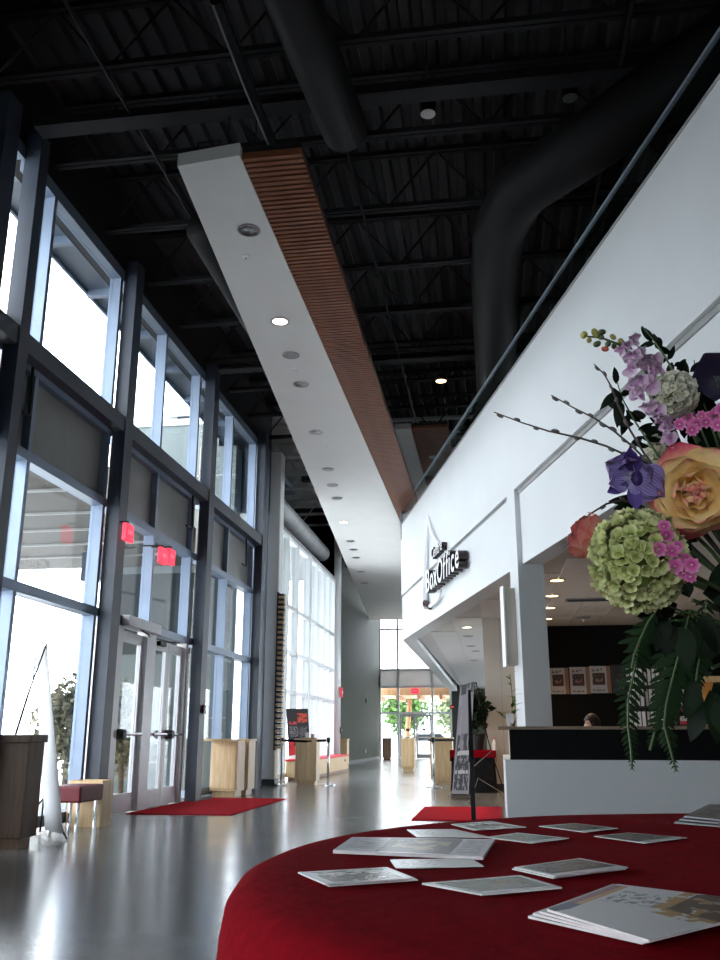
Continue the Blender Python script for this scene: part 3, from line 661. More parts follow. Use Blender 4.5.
def leaf_cloud(n, rx, ry, rz, size, c=(0,0,0), hollow=0.5, rng=random):
    mb = MB()
    for i in range(n):
        th = rng.uniform(0,2*PI); ph = math.asin(rng.uniform(-1,1)); r = hollow+(1-hollow)*rng.random()
        r *= 0.82+0.25*math.sin(3*th+1.3)*math.cos(2.3*ph)
        p_ = Vector((c[0]+rx*r*math.cos(ph)*math.cos(th), c[1]+ry*r*math.cos(ph)*math.sin(th), c[2]+rz*r*math.sin(ph)))
        e = Euler((rng.uniform(0,6.3),rng.uniform(0,6.3),rng.uniform(0,6.3))).to_matrix(); s = size*rng.uniform(0.6,1.3)
        mb.quad(*[tuple(p_+e@Vector(v)*s) for v in ((0,0,0),(0.35,0.5,0.1),(0,1,0.0),(-0.35,0.5,0.1))])
    return mb
def tree(label, loc, h, r, leafm, group, name='tree', n=2200, size=0.16, crown=0.6):
    t = thing(name, label, name, loc, random.uniform(0,6), group)
    tr = MB().tube([(0,0,0),(0.04,0.02,h*0.35),(0.0,0.05,h*0.75)],[0.05*h*0.35+0.02,0.04*h*0.3+0.02,0.02],8)
    for k in range(5):
        a = k*1.3; tr.tube([(0.02,0.02,h*(0.3+0.06*k)),(math.cos(a)*r*0.6,math.sin(a)*r*0.6,h*(0.5+0.08*k))],[0.03,0.01],6)
    tr.build('trunk','bark',t)
    tag(leaf_cloud(n, r, r, h*crown/2, size, (0,0,h*(1-crown/2))).build('foliage', leafm, t), kind='stuff')
GZ = -0.14
tree('brownish-green shrub outside the window behind the white banner', (-8.1,17.0,GZ), 2.35, 0.75, 'shrub_leaf', 'shrubs by the entrance', 'shrub', 2600, 0.13, 0.85)
tree('leafy shrub outside seen through the single glass door', (-7.35,17.9,GZ), 2.3, 0.5, 'shrub_leaf', 'shrubs by the entrance', 'shrub', 2200, 0.13, 0.85)
for i,(x,y,h,r,m_) in enumerate(((-9.4,60,5.2,1.7,'tree_leaf_pale'),(-5.8,61,4.8,1.7,'tree_leaf'),(-2.3,60,4.6,1.7,'tree_leaf_pale'),(1.2,61,5.0,1.7,'tree_leaf'))):
    tree('pale green tree beyond the far doors, %s from the left'%['first','second','third','fourth'][i], (x,y,GZ), h, r, m_, 'trees beyond the far doors', 'tree', 2200, 0.28, 0.8)
fc = struct('far_canopy', 'brown timber canopy outside the far glazed end', 'canopy')
B(-6.2,-1.2,46.6,50.5,3.05,3.42).build('deck','timber',fc)
for k in range(5): B(-6.0+k*1.1,-5.85+k*1.1,46.6,50.4,2.85,3.05).build('beam','timber',fc)
for x0 in (-4.55,-2.2): MB().tube([(x0-0.1,49,GZ),(x0+0.15,49.0,2.95)],0.13,10).build('post','timber',fc)
ct = thing('car', 'small white car parked beyond the far doors', 'car', (-3.9,55,GZ), 0.1)
MB().prism([(-1.9,0.35),(-1.95,0.75),(-1.2,0.9),(-0.7,1.4),(0.8,1.42),(1.4,0.95),(1.95,0.8),(1.95,0.35)],-0.8,0.8).build('body','car_white',ct,bevel=0.05).rotation_euler=(PI/2,0,0)
for s in (-0.82,0.80): MB().prism([(-0.95,0.95),(-0.6,1.32),(0.72,1.34),(1.15,0.95)],s,s+0.02).build('side_window','car_glass',ct).rotation_euler=(PI/2,0,0)
for x in (-1.2,1.25):
    for s in (-0.82,0.62): MB().tube([(x,s,0.31),(x,s+0.2,0.31)],0.31,16).build('wheel','tyre',ct)

# ================================================================== LOBBY FURNITURE
def floor_mat_thing(label, pts):
    MBp = MB().prism(pts,0.0,0.012); o = MBp.build('floor_mat','red_carpet'); return tag(o,label,'floor mat',None)
floor_mat_thing('large bright red entrance mat in front of the glass doors', [(-4.88,12.1),(-3.45,12.1),(-3.45,15.4),(-4.68,15.4),(-4.68,14.48),(-4.88,14.48)])
floor_mat_thing('red mat on the floor behind the round table', [(-1.05,11.7),(0.05,11.7),(0.05,14.0),(-1.05,13.9)])

def cabinet(name, label, cat, x0,x1,y0,y1,h, m='maple', group=None, seam=True, top=0.035):
    t = thing(name,label,cat,((x0+x1)/2,(y0+y1)/2,0),0,group); a=(x1-x0)/2; b=(y1-y0)/2
    B(-a+0.04,a-0.04,-b+0.04,b-0.04,0,0.09).build('plinth','dark_maple' if m!='maple' else m,t)
    B(-a,a,-b,b,0.09,h-top).build('body',m,t,bevel=0.006)
    B(-a-0.02,a+0.02,-b-0.02,b+0.02,h-top,h).build('top',m,t,bevel=0.006)
    if seam: B(-a+0.03,a-0.03,-b-0.012,-b,0.13,h-top-0.03).build('door',m,t,bevel=0.003)
    return t
cabinet('reception_counter','dark wooden counter at the left edge beside the white banner','counter',-4.78,-4.29,8.2,8.5,1.0,'brown_wood',seam=False,top=0.07)
# waste bins pair by the doors
t = cabinet('waste_bin','wooden waste bin with a dark slot beside the entrance column','bin',-4.88,-4.40,15.75,16.25,0.955)
MB().prism([(-0.19,0.86),(0.02,0.86),(-0.02,0.81),(-0.15,0.81)],-0.275,-0.262).build('slot','black_plastic',t).rotation_euler=(PI/2,0,0)
t.children[-1].location=(0,-0.53,0)
t = cabinet('waste_bin','second wooden waste bin tight behind the slotted one','bin',-4.86,-4.36,16.32,16.80,0.955)
# bench under the near window
t = thing('bench','dark red cushioned bench with chrome legs under the window','bench',(-4.58,10.02,0))
B(-0.24,0.16,-0.35,0.25,0.30,0.47).build('cushion','red_vinyl',t,bevel=0.02)
for x,y in ((0.11,-0.28),(0.11,0.18),(-0.19,-0.28),(-0.19,0.18)): MB().tube([(x,y,0),(x,y,0.30)],0.022,8).build('leg','chrome',t)
t = thing('planter_box','pale wooden low box standing behind the red bench','box',(-4.63,10.50,0))
B(-0.25,0.16,-0.16,-0.13,0,0.50).build('panel','maple',t); B(-0.25,0.16,0.13,0.16,0,0.50).build('panel','maple',t); B(0.13,0.16,-0.13,0.13,0,0.50).build('panel','maple',t); B(-0.25,-0.22,-0.13,0.13,0,0.50).build('panel','maple',t); B(-0.22,0.13,-0.13,0.13,0.44,0.47).build('lid','maple',t)

# white banner stand at the left, seen from its side
t = thing('banner_stand','white translucent banner on a black folding stand beside the counter','banner',(-4.45,9.45,0))
L = Vector((-4.45,9.45,0))
def bq(px,py,Dd): return at(px,py,Dd)-L
rows = [((37,652),(47,644)),((37.5,690),(50.5,690)),((39,730),(54,730)),((41.5,770),(58,772)),((44,805),(61,808)),((45,830),(62.5,834))]
mb = MB(); vv=[]
for i,(a,b) in enumerate(rows):
    pa = bq(*a,9.75); pb = bq(*b,9.25); md = (pa+pb)/2 + Vector((0.03*math.sin(i*1.3),0,0)); vv += [pa,md,pb]
mb.add(vv,[(3*i+j,3*i+j+1,3*i+4+j,3*i+3+j) for i in range(len(rows)-1) for j in (0,1)])
o = mb.build('banner','banner_cloth',t,smooth=True); so_ = o.modifiers.new('thick','SOLIDIFY'); so_.thickness=0.004; so_.offset=0
f1 = onz(40,832,0.012)-L; f2 = onz(67,839,0.012)-L
MB().tube([bq(47,643,9.25),bq(28,694,9.5),bq(14,738,9.2),(-0.36,-0.5,0.012)],0.009,6).build('strut','black_metal',t)
MB().tube([bq(36,655,9.75),bq(33,680,9.7),bq(16,735,9.7)],0.007,6).build('strut','black_metal',t)
MB().tube([(-0.35,0.15,0.35),tuple(f2)],0.010,6).build('foot','black_metal',t); MB().tube([(-0.35,0.15,0.35),tuple(f1)],0.010,6).build('foot','black_metal',t)
MB().tube([(-0.35,0.15,0.35),(-0.36,-0.5,0.012)],0.010,6).build('foot','black_metal',t)

# slatted display on the white column
t = thing('slat_display','tall narrow rack of dark and pale slats on the white column','display',(-4.65,19.62,0))
B(-0.03,0.0,-0.10,0.10,0.72,4.1).build('backing','black_plastic',t)
spm = B(0.0,0.14,-0.10,0.10,0,0.045).mesh('slat','maple'); spd = B(0.0,0.12,-0.10,0.10,0,0.04).mesh('slat','black_plastic')
for k in range(30): inst('slat', spm, t, (0,0,0.75+k*0.111)); inst('slat', spd, t, (0,0,0.805+k*0.111))

# belt posts, podium and poster in front of the far windows
def belt_post(label, x, y, h=0.98):
    t = thing('belt_post',label,'stanchion',(x,y,0),0,'chrome belt posts')
    MB().lathe([(0.16,0),(0.16,0.012),(0.13,0.03),(0.03,0.045)],20).build('base','chrome',t); MB().tube([(0,0,0.04),(0,0,h-0.06)],0.026,12).build('post','chrome',t,smooth=True)
    MB().lathe([(0.033,h-0.09),(0.04,h-0.07),(0.04,h-0.01),(0.03,h)],12).build('head','black_metal',t)
    return t
a1 = onz(281,785.5,0); a2 = onz(328,785.5,0)
belt_post('chrome belt post left of the ticket podium by the white column',a1.x,a1.y); belt_post('chrome belt post right of the ticket podium by the white column',a2.x,a2.y)
a3 = onz(434,788,0); belt_post('chrome belt post in front of the black-topped wooden stand',a3.x,a3.y,0.98)
d_ = (a2-a1).normalized(); b_ = a1+d_*0.045; c_ = a2-d_*0.045
nb_ = Vector((-d_.y,d_.x,0))*0.004
mb = MB(); ring=[]
for P_ in (b_,(b_+c_)/2+Vector((0,0,-0.02)),c_):
    for s in (-1,1):
        for z in (0.895,0.945): ring.append(P_+nb_*s+Vector((0,0,z)))
fs=[]
for i in range(2):
    o_=i*4; fs += [(o_,o_+1,o_+5,o_+4),(o_+2,o_+6,o_+7,o_+3),(o_+1,o_+3,o_+7,o_+5),(o_,o_+4,o_+6,o_+2)]
mb.add(ring,fs+[(0,2,3,1),(8,9,11,10)])
tag(mb.build('barrier_belt','black_cloth'),'black retractable belt stretched between the two chrome posts','belt')
def podium(label,p,w,d,h,cat='podium',m='maple',name='podium'):
    return cabinet(name,label,cat,p.x-w/2,p.x+w/2,p.y,p.y+d,h,m,seam=True)
p = (onz(298,787,0)+onz(320,787,0))/2; p.y += 0.6; p.x -= 0.2; podium('tall maple ticket podium between the two chrome belt posts',p,0.46,0.4,0.955)
t = thing('card_holder','small card holder on top of the maple ticket podium','holder',(p.x+0.05,p.y+0.2,0.955))
B(-0.14,0.14,-0.08,0.08,0,0.02).build('tray','dark_maple',t); B(-0.10,-0.02,-0.02,0.02,0.02,0.13).build('card','paper_white',t); B(0.02,0.09,-0.03,0.01,0.02,0.10).build('card','counter_wood',t)
p = (onz(335,767,0)+onz(347,767,0))/2; podium('distant maple podium beside the far white column',p,0.42,0.45,0.94)
p = (onz(401,771,0)+onz(415,771,0))/2; podium('pale maple podium in the middle of the far floor',p,0.40,0.40,0.97)
p = ony(442,785,21.0); t = podium('broad maple stand with a black band under its top',p,0.50,0.5,0.985,'stand','maple','ticket_stand')
B(-0.28,0.28,-0.29,-0.265,0.90,0.95).build('band','black_plastic',t)
p = (onz(383,759,0)+onz(390,759,0))/2; podium('small dark wooden bin against the far dark wall',Vector((-5.15,44.6,0)),0.42,0.4,0.98,'bin','dark_maple','waste_bin')
# window bench
t = thing('window_bench','long maple bench with bright red top under the far windows','bench',(-4.65,25.05,0))
B(-0.24,0.2,-3.35,3.35,0.08,0.44).build('body','maple',t); B(-0.25,0.21,-3.37,3.37,0.44,0.49).build('cushion','bright_red',t,bevel=0.008); B(-0.2,0.15,-3.3,3.3,0,0.08).build('plinth','dark_maple',t)
B(0.2,0.21,2.6,2.75,0.30,0.36).build('outlet','black_plastic',t)
t = thing('pull_station','small red fire alarm on the far white column','fire alarm',(-4.76,28.72,2.35)); B(0,0.06,-0.11,0.11,-0.15,0.15).build('body','bright_red',t,bevel=0.01); B(0.06,0.07,-0.06,0.06,-0.04,0.04).build('lens','paper_white',t)
t = thing('pull_station','tiny dark switch low on the far white column','switch',(-4.76,28.72,1.2)); B(0,0.04,-0.06,0.06,-0.09,0.09).build('plate','black_plastic',t); B(0.04,0.05,-0.02,0.02,-0.04,0.04).build('toggle','paper_white',t)
# tilted poster board
def flat_print(name, base, parts, rough=0.4):
    # parts: list of (u0,u1,v0,v1,color, noise_scale or 0, threshold)
    m = bpy.data.materials.new(name); m.use_nodes=True; nt=m.node_tree; b=nt.nodes['Principled BSDF']; b.inputs['Roughness'].default_value=rough+0.04; b.inputs['Specular IOR Level'].default_value=0.45
    tc=nt.nodes.new('ShaderNodeTexCoord'); sp=nt.nodes.new('ShaderNodeSeparateXYZ'); nt.links.new(tc.outputs['UV'],sp.inputs[0])
    def math_(op,a,b_):
        n=nt.nodes.new('ShaderNodeMath'); n.operation=op
        for i,v in enumerate((a,b_)):
            if isinstance(v,(int,float)): n.inputs[i].default_value=v
            else: nt.links.new(v,n.inputs[i])
        return n.outputs[0]
    cur=None
    for (u0,u1,v0,v1,col,ns,th) in parts:
        f=math_('MULTIPLY',math_('MULTIPLY',math_('GREATER_THAN',sp.outputs[0],u0),math_('LESS_THAN',sp.outputs[0],u1)),math_('MULTIPLY',math_('GREATER_THAN',sp.outputs[1],v0),math_('LESS_THAN',sp.outputs[1],v1)))
        if ns:
            mp=nt.nodes.new('ShaderNodeMapping'); nt.links.new(tc.outputs['UV'],mp.inputs[0]); mp.inputs['Scale'].default_value=ns if isinstance(ns,tuple) else (ns,ns,ns); mp.inputs['Location'].default_value=(u0*7.3+len(name),v0*3.1,0)
            nz=nt.nodes.new('ShaderNodeTexNoise'); nz.inputs['Scale'].default_value=1.0; nz.inputs['Detail'].default_value=3; nt.links.new(mp.outputs[0],nz.inputs['Vector'])
            f=math_('MULTIPLY',f,math_('GREATER_THAN',nz.outputs['Fac'],th))
        mx=nt.nodes.new('ShaderNodeMix'); mx.data_type='RGBA'
        nt.links.new(f,mx.inputs[0])
        if cur is None: mx.inputs[6].default_value=(*base,1)
        else: nt.links.new(cur,mx.inputs[6])
        mx.inputs[7].default_value=(*col,1); cur=mx.outputs[2]
    if cur is not None: nt.links.new(cur,b.inputs['Base Color'])
    else: b.inputs['Base Color'].default_value=(*base,1)
    MATS[name]=m; return m
def sheet(name, pts, th, mats, parent=None, nrm_=None):
    # pts: 4 corners (top face, order u0v0,u1v0,u1v1,u0v1); the sheet has thickness th along -normal, mats: [print, edge]
    pts=[Vector(p) for p in pts]; n=nrm_ or (pts[1]-pts[0]).cross(pts[3]-pts[0]).normalized()
    pts[2]=pts[2]-n*((pts[2]-pts[0]).dot(n))
    low=[p-n*th for p in pts]
    me=bpy.data.meshes.new(name); me.from_pydata([tuple(p) for p in pts+low],[],[(0,1,2,3),(7,6,5,4),(0,4,5,1),(1,5,6,2),(2,6,7,3),(3,7,4,0)])
    for m_ in mats: me.materials.append(MATS[m_])
    uv=me.uv_layers.new(name='UVMap'); cc=[(0,0),(1,0),(1,1),(0,1)]
    for p in me.polygons:
        p.material_index = 0 if p.index==0 else 1
        for k,li in enumerate(p.loop_indices): uv.data[li].uv = cc[k] if p.index==0 else (0.02,0.02)
    o=bpy.data.objects.new(name,me); COL.objects.link(o); o.parent=parent; return o
flat_print('poster_red',(0.025,0.022,0.025),[(0,1,0,0.2,(0.65,0.02,0.03),0,0),(0.0,0.55,0.14,0.30,(0.65,0.02,0.03),(3,2,1),0.5),(0.1,0.45,0.66,0.72,(0.6,0.05,0.06),(18,6,1),0.42),(0.5,0.95,0.70,0.90,(0.75,0.09,0.05),(5,9,1),0.45),(0.1,0.5,0.4,0.62,(0.22,0.20,0.21),(22,30,1),0.5),(0.55,0.92,0.35,0.6,(0.2,0.19,0.2),(22,30,1),0.5),(0.55,0.7,0.16,0.27,(0.6,0.5,0.42),0,0)])
t = thing('poster_board','tilted black and red poster board behind the ticket podium','poster',(-4.5,21.0,0))
q = [ony(289,756,21.0),ony(310,752,21.0),ony(308,709,21.25),ony(286,708.5,21.25)]
sheet('board',[v-Vector((-4.5,21.0,0)) for v in q],0.02,['poster_red','black_plastic'],t)
MB().tube([(0.05,0.3,1.0),(0.05,0.35,0.0)],0.02,8).build('leg','black_metal',t); MB().tube([(-0.1,0.16,0.9),(0.05,0.3,1.0),(0.15,0.16,0.9)],0.012,6).build('bracket','black_metal',t); MB().lathe([(0.15,0),(0.15,0.012),(0.02,0.03)],16,(0.05,0.35,0)).build('base','black_metal',t)

# tall printed banner stand by the counter
flat_print('banner_print',(0.25,0.24,0.265),[(0,1,0.90,1.0,(0.05,0.05,0.055),(7,3,1),0.42),(0.1,0.9,0.30,0.52,(0.05,0.05,0.06),(7,4,1),0.46),(0.08,0.92,0.03,0.30,(0.04,0.04,0.05),(9,18,1),0.45),(0.15,0.9,0.33,0.37,(0.5,0.48,0.5),(12,4,1),0.4),(0.1,0.9,0.17,0.20,(0.45,0.44,0.45),(12,4,1),0.4),(0.0,0.3,0.4,0.9,(0.34,0.28,0.36),(3,2,1),0.5)],0.4)
BS = Vector((-0.62,16.3,0)); t = thing('banner_stand','tall grey printed banner on a black stand beside the draped table','banner',tuple(BS))
q = [ony(452,794,16.1),ony(468.5,794,16.0),ony(475.5,683,16.75),ony(460,686,16.75)]
sheet('banner',[v-BS for v in q],0.004,['banner_print','paper_white'],t)
MB().tube([ony(476,682,16.8)-BS,ony(488,740,17.3)-BS,(0.75,0.9,0.01)],0.01,6).build('strut','black_metal',t); MB().tube([(-0.2,-0.2,0.01),(0.0,0.1,0.3),(0.55,0.75,0.75)],0.008,6).build('strut','chrome',t); MB().tube([(0.2,-0.3,0.01),(0.3,0.3,0.3),(0.75,0.9,0.01)],0.008,6).build('strut','chrome',t)
MB().tube([q[0]-BS+Vector((-0.02,-0.01,-0.01)),q[1]-BS+Vector((0.02,-0.01,-0.01))],0.012,6).build('bottom_bar','black_metal',t); MB().tube([q[3]-BS,q[2]-BS],0.012,6).build('top_bar','black_metal',t)
for v in (q[0],q[1]): MB().tube([v-BS+Vector((0,-0.01,-0.01)),((v-BS).x,(v-BS).y-0.15,0.012)],0.012,6).build('foot','black_metal',t)
# black sign post edge-on
SP = Vector((-0.23,9.3,0)); pt_ = at(474,691,9.3); pb_ = at(473.5,812,9.3)
t = thing('sign_post','slim black sign post seen edge-on behind the round table','sign',(pb_.x,pb_.y,0))
MB().lathe([(0.17,0),(0.17,0.015),(0.04,0.03)],20).build('base','black_metal',t); B(-0.022,0.022,-0.03,0.03,0.03,0.78).build('pole','black_metal',t)
mb=MB(); mb.add([(-0.028,-0.02,0.74),(0.022,-0.02,0.74),(0.022,0.02,0.74),(-0.028,0.02,0.74),(-0.010,-0.20,1.40),(0.016,-0.20,1.40),(0.016,-0.16,1.43),(-0.010,-0.16,1.43)],[(0,3,2,1),(4,5,6,7),(0,1,5,4),(1,2,6,5),(2,3,7,6),(3,0,4,7)]); mb.build('board','black_metal',t)

# draped table with plant
t = thing('draped_table','small table draped in black cloth with a red runner','table',(-0.42,18.0,0))
mb=MB(); n=40; prof=[]
for z,rr in ((0.0,1.06),(0.35,1.02),(0.70,1.0),(0.74,0.98)):
    for j in range(n):
        th=2*PI*j/n; c,s=math.cos(th),math.sin(th); k=1/max(abs(c)/0.40,abs(s)/0.36); f=1+(rr-1)*(1+0.6*math.sin(th*9)); prof.append((c*k*f,s*k*f,z))
mb.add(prof,[(i*n+j,i*n+(j+1)%n,(i+1)*n+(j+1)%n,(i+1)*n+j) for i in range(3) for j in range(n)]+[tuple(range(3*n,4*n))]); mb.build('drape','black_cloth',t)
B(-0.42,0.42,-0.385,0.385,0.741,0.75).build('runner','red_fabric',t); B(-0.43,-0.42,-0.385,0.385,0.55,0.75).build('runner','red_fabric',t); B(0.42,0.43,-0.385,0.385,0.55,0.75).build('runner','red_fabric',t); B(-0.42,0.42,-0.39,-0.385,0.62,0.75).build('runner','red_fabric',t)
t = thing('potted_plant','bushy dark green plant in a black pot on the draped table','plant',(-0.33,18.0,0.75))
MB().lathe([(0.10,0),(0.14,0.28),(0.15,0.30),(0.13,0.30)],16).build('pot','black_plastic',t,smooth=False)
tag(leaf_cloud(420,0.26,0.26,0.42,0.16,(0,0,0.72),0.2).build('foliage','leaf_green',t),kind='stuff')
MB().tube([(0,0,0.28),(0.01,0,0.6)],0.015,6).build('stem','stem_green',t)
t = thing('water_bottle','small pale bottle on the draped table','bottle',(-0.02,17.75,0.75)); MB().lathe([(0.035,0),(0.035,0.14),(0.015,0.18),(0.015,0.2)],12).build('body','paper_white',t); MB().lathe([(0.018,0.2),(0.018,0.225)],10).build('cap','bright_red',t)

# ---- box office counter
t = thing('box_office_counter','long white box office counter with black band and wood top','counter',(0.11,11.13,0))
B(0,5.5,0,0.75,0,0.725).build('base','fascia_white',t); B(0,0.15,0.75,3.4,0,0.725).build('return_panel','fascia_white',t)
B(0.06,5.5,0.02,0.12,0.725,1.065).build('black_band','black_wall',t); B(0.06,0.16,0.12,0.8,0.725,1.065).build('end_panel','beige_wall',t)
B(-0.07,5.5,-0.06,0.42,1.065,1.10).build('top','counter_wood',t,bevel=0.004)
B(0.06,5.5,0.12,0.75,0.725,0.745).build('desk','counter_wood',t)

def leaf_mesh(name, L_, W, m, curl=0.15, fold=0.15, nseg=5, tip=1.0):
    mb=MB(); vs=[]
    for i in range(nseg+1):
        u=i/nseg; w=W*(math.sin(PI*min(1,u**0.8))**0.8)*(1 if u<1 else 0)+0.0005; z=-curl*L_*u*u
        vs += [(-w,u*L_,z+fold*w),(0,u*L_,z),(w,u*L_,z+fold*w)]
    mb.add(vs,[(3*i+j,3*i+j+1,3*i+4+j,3*i+3+j) for i in range(nseg) for j in (0,1)])
    return mb.mesh(name,m,True)
def aim(loc, direction, roll=0.0, sc=1.0, upv=Vector((0,0,1))):
    d=Vector(direction).normalized(); x_=d.cross(upv)
    if x_.length<1e-4: x_=Vector((1,0,0))
    x_.normalize(); z_=x_.cross(d); m=Matrix((x_,d,z_)).transposed().to_4x4()
    return Matrix.Translation(Vector(loc)) @ m @ Matrix.Rotation(roll,4,'Y') @ Matrix.Scale(sc,4)
lf_plant = leaf_mesh('leaf',0.16,0.03,'plant_green',0.3)
t = thing('counter_plant','small leafy green plant at the left end of the box office counter','plant',(0.20,11.32,1.10))
MB().lathe([(0.04,0),(0.055,0.06),(0.058,0.07)],14).build('pot','beige_wall',t)
for stem in (((0,0,0.06),(0.03,0,0.3),(0.01,0,0.62)),((0,0,0.06),(-0.06,0,0.10),(-0.12,0,0.14)),((0,0,0.06),(0.05,0,0.18),(0.06,0,0.36))):
    MB().tube(stem,0.005,5).build('stem','stem_green',t)
    for k in range(9):
        u=(k+1)/9; a=Vector(stem[0]).lerp(Vector(stem[1]),min(1,u*2)) if u<0.5 else Vector(stem[1]).lerp(Vector(stem[2]),u*2-1)
        th=k*2.4; inst_m('leaf',lf_plant,t,aim(a,(math.cos(th),math.sin(th)*0.6,0.6),0,random.uniform(0.45,0.8)))
B(-0.06,0.03,-0.075,-0.065,0.04,0.15).build('card','paper_white',t)

# posters on the back wall
flat_print('poster_film',(0.50,0.47,0.46),[(0.80,1,0,1,(0.30,0.15,0.08),0,0),(0.12,0.72,0.30,0.75,(0.07,0.035,0.03),(4,3,1),0.40),(0.25,0.6,0.42,0.66,(0.30,0.16,0.12),(8,7,1),0.52),(0.1,0.6,0.8,0.92,(0.12,0.12,0.13),(10,10,1),0.5),(0.08,0.7,0.06,0.13,(0.1,0.1,0.1),(14,9,1),0.48)],0.4)
flat_print('poster_dark',(0.04,0.04,0.042),[(0.1,0.9,0.1,0.5,(0.16,0.16,0.17),(8,12,1),0.55)],0.4)
for (a,b,c,d,m_,lab) in ((551,668,568,694,'poster_film','leftmost film poster on the black back wall'),(571,667,589,694,'poster_film','middle one of the three film posters on the black wall'),(591,666,610,693,'poster_film','right one of the three film posters on the black wall'),(613.5,665,629,693,'poster_dark','dim dark poster right of the three film posters')):
    p0=ony(a,d,19.97); p1=ony(c,b,19.97); t=thing('wall_poster',lab,'poster',((p0.x+p1.x)/2,19.97,p0.z),0,'posters on the black wall')
    w=(p1.x-p0.x)/2; h=p1.z-p0.z
    sheet('print',[(-w,0,0),(w,0,0),(w,0,h),(-w,0,h)],0.01,[m_,'paper_edge'],t); B(-w-0.01,w+0.01,0.012,0.028,-0.01,h+0.01).build('frame','black_plastic',t)

# brochure rack and shelf behind the ferns
p0=ony(628,722,18.9)
t=thing('brochure_rack','dark rack holding upright white brochures behind the fern fronds','rack',(p0.x,18.9,0))
B(0,0.7,0.06,0.10,0,2.35).build('back','black_plastic',t)
for z in (1.12,1.55,1.95): B(0,0.7,-0.10,0.06,z,z+0.02).build('shelf','black_plastic',t)
for k in range(3): B(-0.01+k*0.35,0.01+k*0.35,-0.1,0.1,0,2.35).build('upright','black_metal',t)
bw = B(-0.028,0.028,-0.05,0.0,0,0.33).mesh('brochure','paper_white')
kk=0
for zi,z in enumerate((1.14,1.57,1.97)):
    for k in range(8):
        o=inst('brochure',bw,None,(p0.x+0.06+k*0.082,18.9,z)); tag(o,'%s upright white brochure from the left, %s shelf of the dark rack'%(['first','second','third','fourth','fifth','sixth','seventh','eighth'][k],['lower','middle','upper'][zi]),'brochure','brochures in the rack'); kk+=1
p0=ony(675,722,18.6)
t=thing('shelf_unit','dark shelf unit with red and white boxes near the orange wall','shelf',(p0.x,18.6,0))
B(0,0.75,0.1,0.14,0,2.2).build('back','black_plastic',t); B(0,0.03,-0.15,0.1,0,2.2).build('side','black_plastic',t); B(0.72,0.75,-0.15,0.1,0,2.2).build('side','black_plastic',t)
for z in (1.2,1.45,1.7,1.95): B(0.03,0.72,-0.15,0.1,z,z+0.02).build('shelf','black_plastic',t)
flat_print('box_red',(0.75,0.72,0.72),[(0,1,0,0.4,(0.6,0.04,0.07),0,0),(0.2,0.8,0.5,0.9,(0.3,0.3,0.32),(6,6,1),0.5)])
for zi,z in enumerate((1.22,1.47,1.72)):
    for k in range(4):
        x=0.08+k*0.155
        o=sheet('ticket_box',[(p0.x+x,18.45,z),(p0.x+x+0.12,18.45,z),(p0.x+x+0.12,18.45,z+0.15),(p0.x+x,18.45,z+0.15)],0.1,['box_red','paper_white']); tag(o,'%s red and white box from the left, %s shelf of the dark unit'%(['first','second','third','fourth'][k],['lower','middle','upper'][zi]),'box','boxes on the shelf unit')

# ---- person behind the counter
PB = Vector((1.42,13.15,0))
ch = thing('office_chair','dark office chair under the seated clerk','chair',tuple(PB))
B(-0.24,0.24,-0.23,0.23,0.36,0.43).build('seat','black_cloth',ch,bevel=0.02); MB().tube([(0,0,0.06),(0,0,0.36)],0.03,10).build('post','chrome',ch); B(0.24,0.29,-0.2,0.2,0.5,0.9).build('backrest','black_cloth',ch,bevel=0.015); B(0.22,0.26,-0.03,0.03,0.40,0.55).build('bracket','black_metal',ch)
for k in range(5): MB().tube([(0,0,0.07),(0.27*math.cos(k*1.2566),0.27*math.sin(k*1.2566),0.03)],0.02,6).build('leg','black_metal',ch)
pe = thing('person','person with dark brown hair sitting low behind the box office counter','person',(PB.x,PB.y,-0.0))
def skin_body(name, verts, edges, radii, m, parent, root=0, sub=2):
    me=bpy.data.meshes.new(name); me.from_pydata(verts,edges,[]); me.materials.append(MATS[m]); o=bpy.data.objects.new(name,me); COL.objects.link(o); o.parent=parent
    sk=o.modifiers.new('skin','SKIN'); sk.use_smooth_shade=True
    for i,r in enumerate(radii):
        rr = r if isinstance(r,tuple) else (r,r); me.skin_vertices[0].data[i].radius=rr; me.skin_vertices[0].data[i].use_root=(i==root)
    s=o.modifiers.new('sub','SUBSURF'); s.levels=sub; s.render_levels=sub; return o
V_=[(0,0,0.53),(0.02,0,0.66),(0.0,0,0.82),(-0.02,0,0.97),(-0.05,0,1.02),(-0.07,0,1.08),
    (0,0.17,0.97),(-0.08,0.21,0.78),(-0.28,0.15,0.72),(0,-0.17,0.97),(-0.08,-0.21,0.78),(-0.28,-0.15,0.72),
    (-0.02,0.09,0.50),(-0.42,0.10,0.50),(-0.44,0.10,0.09),(-0.56,0.10,0.05),(-0.02,-0.09,0.50),(-0.42,-0.10,0.50),(-0.44,-0.10,0.09),(-0.56,-0.10,0.05)]
E_=[(0,1),(1,2),(2,3),(3,4),(4,5),(3,6),(6,7),(7,8),(3,9),(9,10),(10,11),(0,12),(12,13),(13,14),(14,15),(0,16),(16,17),(17,18),(18,19)]
R_=[(0.14,0.11),(0.13,0.10),(0.14,0.11),(0.12,0.09),0.055,0.05,0.065,0.05,0.034,0.065,0.05,0.034,0.085,0.06,0.045,0.04,0.085,0.06,0.045,0.04]
skin_body('body',V_,E_,R_,'dark_shirt',pe)
